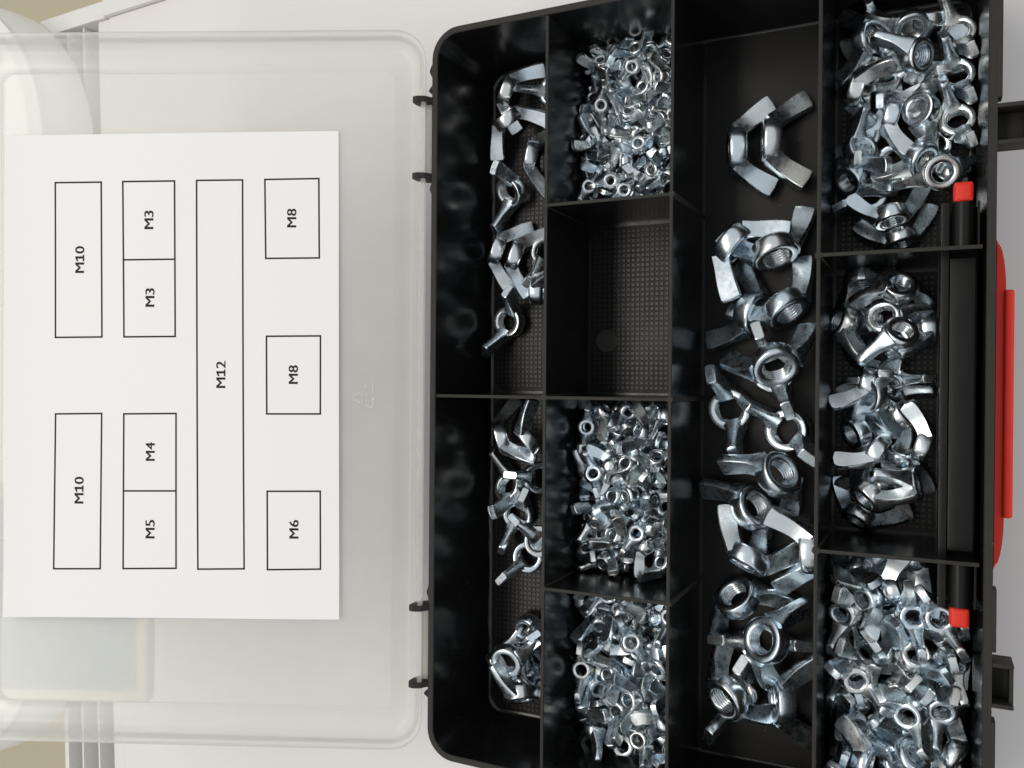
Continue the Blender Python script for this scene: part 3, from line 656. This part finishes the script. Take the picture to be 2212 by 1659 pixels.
('M6',(0.453,-0.197,-0.173,0.852),(170.23,-72.51,-36.1),'smaller wing nut wings up, second from top in left of lower right compartment'),
('M6',(-0.044,0.469,0.751,-0.462),(186.25,-122.01,-19.58),'the one smaller wing nut base up, middle of lower right compartment'),
('M6',(0.365,-0.024,0.293,0.883),(184.47,-92.5,-32.11),'smaller wing nut wings up, third from top in middle of lower right compartment'),
('M6',(0.476,0.055,0.026,0.877),(192.27,-74.37,-26.43),'smaller wing nut wings up, second from top in right of lower right compartment'),
('M6',(0.572,0.296,-0.174,0.745),(196.17,-89.3,-32.16),'smaller wing nut tilted wings up, second from top in right of lower right compartment'),
('M6',(-0.256,0.557,0.013,0.79),(164.62,-62.19,-31.46),'smaller wing nut tilted wings up, topmost in left of lower right compartment'),
('M6',(0.359,0.206,0.412,0.812),(160.24,-144.45,-19.6),'smaller wing nut wings up, lowest in left of lower right compartment'),
('M6',(0.785,0.127,-0.04,0.606),(193.58,-107.55,-33.39),'smaller wing nut wings up, lowest in right of lower right compartment'),
('M6',(0.087,0.238,0.285,0.924),(162.85,-63.04,-42.06),'smaller wing nut wings up, topmost in left of lower right compartment'),
('M6',(0.328,0.129,-0.049,0.935),(165.16,-99.95,-28.59),'smaller wing nut wings up, eighth from top in left of lower right compartment'),
('M6',(0.895,0.079,-0.064,-0.434),(183.85,-110.19,-28.66),'smaller wing nut wings up, fifth from top in middle of lower right compartment'),
('M5',(0.83,0.442,-0.262,0.217),(72.51,-93.99,-42.79),'small wing nut on its side, second from top in middle of bottom second-column heap'),
('M5',(0.13,-0.295,0.709,-0.627),(83.94,-78.8,-41.36),'small wing nut on its side, topmost in middle of bottom second-column heap'),
('M5',(0.668,0.711,-0.216,-0.036),(83.69,-128.01,-41.47),'the one small wing nut tilted base up, middle of bottom second-column heap'),
('M5',(-0.01,0.294,0.494,0.818),(82.97,-126.19,-42.93),'small wing nut tilted wings up, third from top in middle of bottom second-column heap'),
('M5',(0.942,-0.105,0.28,-0.152),(80.11,-113.87,-44.4),'small wing nut wings up, third from top in middle of bottom second-column heap'),
('M5',(0.935,0.01,0.003,-0.356),(81.62,-140.88,-46.72),'small wing nut wings up, seventh from top in middle of bottom second-column heap'),
('M5',(0.78,0.035,0.025,-0.624),(73.26,-108.1,-46.45),'small wing nut wings up, second from top in middle of bottom second-column heap'),
('M5',(-0.533,0.739,-0.335,0.241),(79.12,-105.35,-41.31),'small wing nut on its side, lowest in middle of bottom second-column heap'),
('M5',(0.684,-0.07,-0.387,-0.615),(95.66,-145.94,-43.47),'small wing nut wings up, lowest in right of bottom second-column heap'),
('M5',(0.598,0.65,0.465,-0.065),(85.82,-109.28,-35.09),'small wing nut tilted base up, topmost in right of bottom second-column heap'),
('M5',(-0.197,-0.279,0.76,0.553),(98.01,-100.06,-41.33),'small wing nut on its side, second from top in right of bottom second-column heap'),
('M5',(-0.514,0.656,0.375,-0.406),(92.25,-129.78,-34.74),'small wing nut on its side, fifth from top in right of bottom second-column heap'),
('M5',(0.314,0.122,0.764,0.55),(65,-107.62,-36.57),'small wing nut on its side, topmost in left of bottom second-column heap'),
('M5',(0.73,0.564,-0.028,0.385),(67.08,-112.01,-38.66),'small wing nut on its side, second from top in left of bottom second-column heap'),
('M5',(-0.432,0.022,0.17,0.886),(89.95,-92.58,-45.42),'small wing nut wings up, second from top in right of bottom second-column heap'),
('M5',(0.765,-0.564,-0.042,-0.308),(71.85,-145.05,-42.89),'small wing nut wings up, eighth from top in middle of bottom second-column heap'),
('M5',(0.949,0.15,-0.055,0.271),(65.01,-87.33,-45.53),'small wing nut wings up, third from top in left of bottom second-column heap'),
('M5',(0.483,0.038,-0.47,0.738),(98.37,-134.62,-37.56),'small wing nut on its side, lowest in right of bottom second-column heap'),
('M5',(0.134,0.377,-0.562,0.724),(85.8,-100.8,-34.78),'small wing nut on its side, third from top in right of bottom second-column heap'),
('M5',(0.512,0.573,0.372,0.521),(86.72,-89.54,-34.89),'small wing nut on its side, topmost in right of bottom second-column heap'),
('M5',(-0.069,0.07,0.988,-0.116),(76,-144.92,-30.27),'the one small wing nut base up, middle of bottom second-column heap'),
('M5',(-0.042,0.621,0.738,0.259),(91.12,-109.85,-25.74),'small wing nut tilted base up, second from top in right of bottom second-column heap'),
('M5',(0.649,-0.482,-0.099,-0.58),(57.32,-115.79,-42.63),'small wing nut wings up, fourth from top in left of bottom second-column heap'),
('M5',(0.833,-0.075,-0.511,-0.197),(98.64,-143.75,-32.07),'small wing nut tilted wings up, lowest in right of bottom second-column heap'),
('M5',(-0.457,0.161,0.642,0.594),(98.39,-123.1,-37.47),'small wing nut on its side, fourth from top in right of bottom second-column heap'),
('M5',(0.239,0.524,0.25,0.778),(54.92,-86.62,-34.11),'small wing nut tilted wings up, topmost in left of bottom second-column heap'),
('M5',(0.045,-0.275,-0.299,0.913),(69.36,-134.9,-37.75),'small wing nut on its side, third from top in left of bottom second-column heap'),
('M5',(0.416,0.042,0.553,0.721),(57.5,-133.6,-34.47),'small wing nut wings up, lowest in left of bottom second-column heap'),
('M5',(-0.547,-0.132,-0.2,0.802),(83.16,-82.4,-36.93),'small wing nut tilted wings up, topmost in middle of bottom second-column heap'),
('M5',(0.901,0.014,-0.068,-0.427),(83.91,-140.22,-32.97),'small wing nut wings up, lowest in middle of bottom second-column heap'),
('M5',(0.986,-0.074,0.082,0.124),(71.9,-128.13,-41.41),'small wing nut wings up, fifth from top in middle of bottom second-column heap'),
('M5',(0.439,-0.176,-0.07,0.878),(72.23,-115.28,-31.37),'small wing nut wings up, fourth from top in middle of bottom second-column heap'),
('M5',(-0.546,0.683,0.193,0.445),(57.21,-109.91,-35.48),'small wing nut tilted wings up, lowest in left of bottom second-column heap'),
('M5',(0.953,0.278,0.109,0.059),(63.5,-94.41,-36.53),'small wing nut tilted wings up, second from top in left of bottom second-column heap'),
('M5',(0.732,0.526,-0.344,0.263),(64.57,-137.33,-29.88),'small wing nut on its side, lowest in left of bottom second-column heap'),
('M5',(0.461,0.109,0.177,0.862),(79.63,-100.32,-29.27),'small wing nut wings up, topmost in middle of bottom second-column heap'),
('M5',(-0.223,0.195,-0.241,0.924),(65.73,-80.12,-38.82),'small wing nut wings up, topmost in left of bottom second-column heap'),
('M5',(-0.194,0.242,0.705,-0.637),(97.7,-126.6,-21.87),'small wing nut tilted base up, lowest in right of bottom second-column heap'),
('M5',(-0.165,0.326,-0.17,0.915),(61.57,-121.95,-34.57),'small wing nut wings up, sixth from top in left of bottom second-column heap'),
('M5',(0.885,0.357,0.105,0.279),(74.11,-88.01,-32.35),'small wing nut tilted wings up, second from top in middle of bottom second-column heap'),
('M5',(0.565,0.273,-0.191,0.755),(93.95,-122.39,-30.28),'small wing nut tilted wings up, topmost in right of bottom second-column heap'),
('M5',(0.603,0.197,-0.111,0.765),(96.68,-104.31,-35.95),'small wing nut wings up, third from top in right of bottom second-column heap'),
('M5',(0.803,0.05,-0.102,0.585),(96.99,-86.82,-31.67),'small wing nut wings up, topmost in right of bottom second-column heap'),
('M5',(0.801,0.074,-0.06,-0.59),(74.4,-130.12,-34.09),'small wing nut wings up, sixth from top in middle of bottom second-column heap'),
('M5',(-0.7,0.096,-0.043,0.706),(57.75,-114.95,-31.59),'small wing nut wings up, fifth from top in left of bottom second-column heap'),
('M5',(-0.181,0.043,-0.269,0.945),(68.87,-79.96,-31.77),'small wing nut wings up, second from top in left of bottom second-column heap'),
('M5',(0.763,0.123,-0.164,-0.613),(81.71,-123.55,-29.96),'small wing nut tilted wings up, lowest in middle of bottom second-column heap'),
('M4',(0.532,0.032,0.544,0.649),(65.23,-71.24,-43.48),'small wing nut tilted wings up, lowest in left of heap below empty compartment'),
('M4',(0.997,0.013,-0.049,-0.054),(65.58,-44.17,-46.43),'small wing nut wings up, fourth from top in left of heap below empty compartment'),
('M4',(0.406,-0.549,0.587,-0.434),(70.54,-14.03,-41.93),'small wing nut on its side, second from top in middle of heap below empty compartment'),
('M4',(0.558,0.747,-0.301,-0.201),(85.82,-42.53,-41.88),'small wing nut tilted base up, third from top in middle of heap below empty compartment'),
('M4',(0.321,-0.467,-0.312,0.762),(83.17,-53.58,-43.38),'small wing nut on its side, third from top in middle of heap below empty compartment'),
('M4',(-0.038,0.416,-0.237,0.877),(56.25,-36.83,-43.08),'small wing nut wings up, third from top in left of heap below empty compartment'),
('M4',(0.43,0.586,0.412,0.549),(65.76,-27.83,-42.14),'small wing nut on its side, second from top in left of heap below empty compartment'),
('M4',(0.687,0.305,0.516,0.411),(58.76,-27.05,-43.12),'small wing nut tilted wings up, second from top in left of heap below empty compartment'),
('M4',(-0.382,0.162,0.227,0.881),(88.17,-71.1,-44.77),'small wing nut wings up, fourth from top in right of heap below empty compartment'),
('M4',(-0.075,0.032,0.894,0.441),(73.84,-41.51,-37.42),'small wing nut tilted base up, topmost in middle of heap below empty compartment'),
('M4',(0.604,0.767,-0.18,0.122),(91.56,-16.1,-39.05),'small wing nut on its side, topmost in right of heap below empty compartment'),
('M4',(0.009,0,0.023,1),(88.54,-5.4,-46.63),'small wing nut wings up, topmost in right of heap below empty compartment'),
('M4',(0.552,0.654,0.439,0.275),(55.54,-57.19,-41.85),'small wing nut on its side, lowest in left of heap below empty compartment'),
('M4',(0.347,0.629,-0.311,-0.622),(66.84,-42.86,-36.6),'small wing nut on its side, fifth from top in left of heap below empty compartment'),
('M4',(0.886,0.071,-0.368,0.274),(72.79,-19.99,-36.2),'small wing nut tilted wings up, second from top in middle of heap below empty compartment'),
('M4',(0.271,-0.387,0.711,-0.521),(59.78,-5.68,-41.84),'small wing nut on its side, topmost in left of heap below empty compartment'),
('M4',(0.564,0,-0,0.826),(77.43,-63.63,-46.8),'small wing nut wings up, lowest in middle of heap below empty compartment'),
('M4',(-0.122,0.572,0.792,-0.176),(92.18,-44.75,-35.56),'the one small wing nut base up, right of heap below empty compartment'),
('M4',(0.925,0.22,0.226,0.211),(75.1,-28.59,-44.29),'small wing nut wings up, fifth from top in middle of heap below empty compartment'),
('M4',(-0.244,0.105,0.024,0.964),(82.33,-14.8,-45.98),'small wing nut wings up, third from top in middle of heap below empty compartment'),
('M4',(0.979,0.139,-0.141,0.047),(66.68,-69.57,-37.65),'small wing nut tilted wings up, sixth from top in left of heap below empty compartment'),
('M4',(0.761,0.512,-0.023,0.397),(66.35,-48.8,-40.04),'small wing nut tilted wings up, fourth from top in left of heap below empty compartment'),
('M4',(0.842,0.382,-0.277,-0.263),(71.97,-4.51,-40.19),'small wing nut on its side, topmost in middle of heap below empty compartment'),
('M4',(0.108,0.711,-0.687,-0.104),(58.42,-12.91,-35.23),'the one small wing nut base up, left of heap below empty compartment'),
('M4',(0.969,0.055,-0.234,-0.061),(74.35,-64.76,-41.26),'small wing nut tilted wings up, lowest in middle of heap below empty compartment'),
('M4',(0.201,-0.052,0.892,-0.402),(76.48,-47.55,-36.54),'small wing nut tilted base up, lowest in middle of heap below empty compartment'),
('M4',(0.677,0.244,0.262,-0.643),(88.25,-53.59,-38.8),'small wing nut tilted wings up, lowest in right of heap below empty compartment'),
('M4',(0.637,0.205,0.177,0.722),(67.35,-58.01,-37.6),'small wing nut wings up, fifth from top in left of heap below empty compartment'),
('M4',(0.799,0.236,0.179,-0.523),(58.74,-48.73,-38.59),'small wing nut tilted wings up, third from top in left of heap below empty compartment'),
('M4',(-0.541,-0.007,0.217,0.812),(76.49,-29,-36.21),'small wing nut wings up, sixth from top in middle of heap below empty compartment'),
('M4',(0.754,-0.452,-0.07,0.471),(65.15,-20.85,-40.61),'small wing nut tilted wings up, topmost in left of heap below empty compartment'),
('M4',(-0.08,0.387,-0.598,0.697),(83.47,-59.93,-32.19),'small wing nut on its side, lowest in middle of heap below empty compartment'),
('M4',(0.883,-0.012,-0.085,0.461),(81.8,-38.88,-37.42),'small wing nut wings up, seventh from top in middle of heap below empty compartment'),
('M4',(-0.506,-0.034,0.271,0.818),(98.59,-14.42,-38.27),'small wing nut wings up, second from top in right of heap below empty compartment'),
('M4',(-0.307,0.113,0.151,0.933),(81.56,-11.31,-40.64),'small wing nut wings up, second from top in middle of heap below empty compartment'),
('M4',(-0.309,-0.219,0.31,0.872),(74.3,-58.94,-31.54),'small wing nut tilted wings up, third from top in middle of heap below empty compartment'),
('M4',(0.888,-0.145,-0.117,0.419),(72.01,-41.97,-34.21),'small wing nut wings up, eighth from top in middle of heap below empty compartment'),
('M4',(-0.498,0.214,-0.384,0.747),(80.2,-20.83,-39.96),'small wing nut wings up, fourth from top in middle of heap below empty compartment'),
('M4',(-0.523,0.476,0.621,0.339),(58.5,-33.59,-33.85),'small wing nut on its side, fourth from top in left of heap below empty compartment'),
('M4',(0.292,0.644,0.672,0.222),(93.24,-50.81,-30.68),'the one small wing nut tilted base up, right of heap below empty compartment'),
('M4',(-0.273,0.713,-0.63,0.142),(77.63,-40.4,-25.24),'small wing nut tilted base up, second from top in middle of heap below empty compartment'),
('M4',(0.914,0.267,0.2,0.232),(74.75,-4.26,-35.15),'small wing nut wings up, topmost in middle of heap below empty compartment'),
('M4',(0.503,-0.113,0.463,0.721),(57.09,-68.12,-35.15),'small wing nut wings up, lowest in left of heap below empty compartment'),
('M4',(0.809,-0.139,-0.01,-0.571),(63.27,-32.79,-29.76),'small wing nut wings up, second from top in left of heap below empty compartment'),
('M4',(0.645,0.448,-0.312,-0.535),(70.62,-28.48,-33.65),'small wing nut on its side, third from top in left of heap below empty compartment'),
('M4',(-0.242,0.383,0.665,-0.594),(67.53,-4.43,-31.38),'the one small wing nut tilted base up, left of heap below empty compartment'),
('M4',(0.697,-0.118,-0.697,0.12),(102.09,-64.54,-31.01),'small wing nut on its side, lowest in right of heap below empty compartment'),
('M4',(0.906,-0.201,-0.364,0.076),(90,-34.59,-39.2),'small wing nut tilted wings up, second from top in right of heap below empty compartment'),
('M4',(-0.122,0.144,0.271,0.944),(87.62,-26.74,-37.37),'small wing nut wings up, third from top in right of heap below empty compartment'),
('M4',(0.745,-0.277,-0.173,0.581),(84.83,-14.23,-32.2),'small wing nut tilted wings up, topmost in middle of heap below empty compartment'),
('M4',(0.874,0.012,0.065,0.481),(80.15,-56.41,-35.95),'small wing nut wings up, ninth from top in middle of heap below empty compartment'),
('M4',(-0.297,-0.092,-0.287,0.906),(63.22,-50.71,-33.56),'small wing nut tilted wings up, fifth from top in left of heap below empty compartment'),
('M4',(-0.245,-0.192,-0.47,0.826),(92.96,-5.48,-33.83),'small wing nut tilted wings up, topmost in right of heap below empty compartment'),
('M4',(0.745,0.073,0.099,0.656),(57.65,-12.98,-34.72),'small wing nut wings up, topmost in left of heap below empty compartment'),
('M4',(-0.495,-0.042,0.281,0.821),(93.39,-68.44,-33.39),'small wing nut wings up, lowest in right of heap below empty compartment'),
('M4',(0.836,0.091,0.521,0.147),(84.57,-41.96,-31.79),'small wing nut tilted wings up, third from top in right of heap below empty compartment'),
('M3',(0.415,0.597,0.537,0.427),(68.74,88.96,-42.35),'tiny wing nut on its side, lowest in middle of heap above empty compartment'),
('M3',(0.729,0.278,0.491,0.388),(54.74,100.14,-43.8),'tiny wing nut tilted wings up, sixth from top in left of heap above empty compartment'),
('M3',(0.145,0.971,0.119,-0.146),(93.75,147.77,-35.04),'tiny wing nut base up, topmost in right of heap above empty compartment'),
('M3',(0.213,-0.309,0.744,-0.554),(56.47,138.58,-42.54),'tiny wing nut on its side, second from top in left of heap above empty compartment'),
('M3',(-0.4,0.215,-0.381,0.805),(79.8,94.97,-44.28),'tiny wing nut wings up, eighth from top in middle of heap above empty compartment'),
('M3',(-0.214,-0.31,0.743,0.553),(74.95,101.04,-42.54),'tiny wing nut tilted base up, lowest in middle of heap above empty compartment'),
('M3',(-0.178,-0.248,0.773,0.556),(71.95,132.54,-42.48),'tiny wing nut tilted base up, second from top in middle of heap above empty compartment'),
('M3',(-0.171,-0.399,0.369,0.821),(89.96,79.57,-43.9),'tiny wing nut on its side, lowest in right of heap above empty compartment'),
('M3',(-0.127,0.029,0.867,0.481),(64.72,100.84,-39.09),'the one tiny wing nut base up, left of heap above empty compartment'),
('M3',(0.869,-0.126,0.259,-0.402),(56.2,113.07,-45.03),'tiny wing nut wings up, seventh from top in left of heap above empty compartment'),
('M3',(0.856,0.336,0.336,0.202),(56.18,147.89,-44.1),'tiny wing nut wings up, second from top in left of heap above empty compartment'),
('M3',(0.424,0.719,-0.549,-0.035),(71.04,109.53,-36.82),'the one tiny wing nut tilted base up, left of heap above empty compartment'),
('M3',(0.286,0.466,0.595,0.59),(65.35,118.86,-42.57),'tiny wing nut on its side, fourth from top in left of heap above empty compartment'),
('M3',(0.302,-0.436,0.673,-0.516),(59.44,124.99,-42.53),'tiny wing nut on its side, third from top in left of heap above empty compartment'),
('M3',(-0.281,0.77,-0.559,0.125),(72.59,139.19,-37.04),'tiny wing nut tilted base up, topmost in middle of heap above empty compartment'),
('M3',(0.537,0.747,0.319,0.229),(60.62,95.85,-42.48),'tiny wing nut on its side, lowest in left of heap above empty compartment'),
('M3',(0.885,0.119,0.214,0.396),(56.56,87.35,-41.05),'tiny wing nut wings up, lowest in left of heap above empty compartment'),
('M3',(0.011,0.338,0.882,0.328),(86.76,79.48,-33.11),'tiny wing nut base up, lowest in right of heap above empty compartment'),
('M3',(-0.139,0.093,0.238,0.957),(62.3,140.33,-36.44),'tiny wing nut tilted wings up, topmost in left of heap above empty compartment'),
('M3',(0.815,-0.518,0.219,0.139),(63.69,141.12,-43.81),'tiny wing nut on its side, topmost in left of heap above empty compartment'),
('M3',(0.753,-0.17,-0.19,0.606),(85.38,86.91,-45.18),'tiny wing nut tilted wings up, lowest in middle of heap above empty compartment'),
('M3',(0.841,0.533,0.024,-0.089),(82.41,110.5,-42.87),'tiny wing nut tilted wings up, fourth from top in middle of heap above empty compartment'),
('M3',(0.694,0.477,0.091,0.532),(63.04,137.35,-40.78),'tiny wing nut wings up, third from top in left of heap above empty compartment'),
('M3',(0.884,-0.417,0.159,-0.136),(75.79,126.69,-42.33),'tiny wing nut tilted wings up, topmost in middle of heap above empty compartment'),
('M3',(0.796,-0.244,0.192,0.52),(65.02,86.33,-42.19),'tiny wing nut tilted wings up, lowest in left of heap above empty compartment'),
('M3',(0.805,-0.336,-0.234,-0.429),(63.56,104.45,-36.49),'tiny wing nut tilted wings up, fourth from top in left of heap above empty compartment'),
('M3',(0.884,-0.367,-0.18,-0.228),(64.15,113.05,-40.24),'tiny wing nut tilted wings up, second from top in left of heap above empty compartment'),
('M3',(0.986,-0.076,0.109,0.104),(66.37,146.64,-39.91),'tiny wing nut wings up, topmost in left of heap above empty compartment'),
('M3',(0.668,0.347,0.346,0.56),(73.66,91.39,-39.71),'tiny wing nut wings up, ninth from top in middle of heap above empty compartment'),
('M3',(0.919,0.227,-0.236,0.218),(81.85,103.15,-43.35),'tiny wing nut wings up, sixth from top in middle of heap above empty compartment'),
('M3',(-0.146,0.233,0.733,0.622),(73.12,111.82,-39.48),'tiny wing nut tilted base up, fourth from top in middle of heap above empty compartment'),
('M3',(0.968,-0.227,0.102,0.018),(75.16,121.51,-45.03),'tiny wing nut wings up, fourth from top in middle of heap above empty compartment'),
('M3',(0.633,0.713,0.087,0.288),(89.25,102.1,-35.06),'tiny wing nut on its side, topmost in right of heap above empty compartment'),
('M3',(0.575,-0.225,-0.303,0.726),(96.89,102.6,-40.18),'tiny wing nut tilted wings up, lowest in right of heap above empty compartment'),
('M3',(0.742,-0.372,0.201,-0.52),(89.4,124.57,-40.16),'tiny wing nut tilted wings up, third from top in right of heap above empty compartment'),
('M3',(-0.349,-0.602,0.647,0.313),(85.06,139.44,-35.35),'the one tiny wing nut base up, middle of heap above empty compartment'),
('M3',(-0.453,0.136,-0.149,0.868),(56.9,89.6,-35.48),'tiny wing nut wings up, ninth from top in left of heap above empty compartment'),
('M3',(-0.284,-0.035,0.381,0.879),(65.57,96.72,-37.44),'tiny wing nut tilted wings up, seventh from top in left of heap above empty compartment'),
('M3',(0.263,0.264,0.247,0.895),(65.77,129.96,-38.14),'tiny wing nut wings up, fourth from top in left of heap above empty compartment'),
('M3',(-0.191,-0.01,0.115,0.975),(78.18,144.51,-37.01),'tiny wing nut wings up, topmost in middle of heap above empty compartment'),
('M3',(0.494,0.495,0.585,0.41),(72.26,98.61,-34.03),'tiny wing nut on its side, topmost in middle of heap above empty compartment'),
('M3',(-0.521,-0.23,0.237,0.787),(90.84,113.34,-41.13),'tiny wing nut tilted wings up, fourth from top in right of heap above empty compartment'),
('M3',(-0.455,0.32,0.756,-0.346),(85.56,119.88,-38.62),'tiny wing nut tilted base up, third from top in middle of heap above empty compartment'),
('M3',(-0.138,-0.179,-0.275,0.934),(93.36,91.28,-34.23),'tiny wing nut wings up, lowest in right of heap above empty compartment'),
('M3',(-0.517,-0.224,0.71,0.423),(100.89,107.02,-34.58),'the one tiny wing nut tilted base up, right of heap above empty compartment'),
('M3',(-0.352,-0.111,0.319,0.873),(97.53,128.19,-37.23),'tiny wing nut tilted wings up, second from top in right of heap above empty compartment'),
('M3',(0.957,-0.154,0.244,-0.034),(89.07,139.66,-38.28),'tiny wing nut wings up, topmost in right of heap above empty compartment'),
('M3',(-0.335,0.392,0.381,0.768),(93.91,80.53,-37.61),'tiny wing nut on its side, second from top in right of heap above empty compartment'),
('M3',(-0.084,0.095,0.079,0.989),(79.58,104.32,-35.12),'tiny wing nut wings up, fifth from top in middle of heap above empty compartment'),
('M3',(-0.47,-0.075,-0.556,0.681),(56.44,102.89,-35.72),'tiny wing nut tilted wings up, fifth from top in left of heap above empty compartment'),
('M3',(0.799,-0.077,0.046,0.595),(57.53,128.16,-41.88),'tiny wing nut wings up, fifth from top in left of heap above empty compartment'),
('M3',(-0.455,-0.192,-0.069,0.867),(86.73,94.52,-35.5),'tiny wing nut wings up, seventh from top in middle of heap above empty compartment'),
('M3',(0.325,-0.077,0.395,0.856),(84.47,111.58,-36.34),'tiny wing nut tilted wings up, third from top in middle of heap above empty compartment'),
('M3',(-0.517,0.769,0.071,-0.369),(78.97,108.56,-35.6),'tiny wing nut tilted base up, fifth from top in middle of heap above empty compartment'),
('M3',(0.892,0.294,0.05,0.339),(76.21,138.67,-34.56),'tiny wing nut wings up, second from top in middle of heap above empty compartment'),
('M3',(0.249,-0.111,-0.089,0.958),(95.18,115.26,-36.01),'tiny wing nut wings up, second from top in right of heap above empty compartment'),
('M3',(0.777,-0.099,-0.285,0.552),(89.87,132.24,-35.98),'tiny wing nut tilted wings up, topmost in right of heap above empty compartment'),
('M3',(0.845,-0.11,-0.064,0.519),(81.97,128.23,-37.14),'tiny wing nut wings up, third from top in middle of heap above empty compartment'),
('M3',(0.963,0.066,0.147,-0.217),(70.18,84.19,-39.24),'tiny wing nut wings up, lowest in middle of heap above empty compartment'),
('M3',(0.29,0.045,0.262,0.919),(73.6,117.79,-37.51),'tiny wing nut tilted wings up, second from top in middle of heap above empty compartment'),
('M3',(0.65,-0.276,0.056,0.706),(57.81,108.1,-34.29),'tiny wing nut tilted wings up, third from top in left of heap above empty compartment'),
('M3',(0.674,0.279,0.132,0.671),(60.41,124.58,-37.82),'tiny wing nut wings up, sixth from top in left of heap above empty compartment'),
('M3',(-0.332,0.086,-0.137,0.929),(73.49,86.61,-34.76),'tiny wing nut wings up, tenth from top in middle of heap above empty compartment'),
('M3',(0.975,0.129,0.148,0.104),(67.2,91.17,-34.55),'tiny wing nut wings up, eighth from top in left of heap above empty compartment'),
]
GROUP = {'M12': 'large wing nuts in the long third column', 'M10': 'wing nuts in the left column', 'M8': 'wing nuts in the right column', 'M6': 'wing nuts heaped in the lower right compartment',
         'M5': 'small wing nuts heaped in the bottom compartment of the second column', 'M4': 'small wing nuts heaped below the empty compartment', 'M3': 'tiny wing nuts heaped above the empty compartment'}
for sz, q, p, lb in NUTS: place_nut(sz, q, p, lb, GROUP[sz])
REST = [
('M6',(0.666,0.07,0.518,0.531),(184.17,-136.48,-41.7)),
('M5',(0.758,0.434,-0.427,-0.234),(77.36,-81.51,-42.6)),
('M5',(0.339,-0.522,0.567,-0.539),(54.83,-124.96,-41.35)),
('M4',(-0.466,-0.019,0.567,0.679),(98.98,-71.81,-43.35)),
('M4',(-0.104,-0.17,0.787,0.584),(94.84,-35.55,-41.88)),
('M3',(0.772,0,0,-0.635),(86.49,127.14,-46.8)),
]
if REST:
    vs, fs, mi = [], [], []
    for sz, q, p in REST:
        T = Matrix.Translation(P(*p)) @ Quaternion(q).normalized().to_matrix().to_4x4()
        for k, me in enumerate(MESH[sz]):
            b = len(vs); vs += [T @ v.co for v in me.vertices]
            for pg in me.polygons: fs.append([b + i for i in pg.vertices]); mi.append((0, 2, 1, 1)[k])
    me = bpy.data.meshes.new('wing_nut_heap'); me.from_pydata(vs, [], fs)
    for k in ('hub', 'wing', 'thread'): me.materials.append(M[k])
    me.polygons.foreach_set('material_index', mi); me.polygons.foreach_set('use_smooth', [True] * len(fs)); me.set_sharp_from_angle(angle=math.radians(38))
    o = link('wing_nut_heap', me); o['kind'] = 'stuff'
    o['label'] = 'smallest wing nuts deep in the heaps, mostly covered by others'
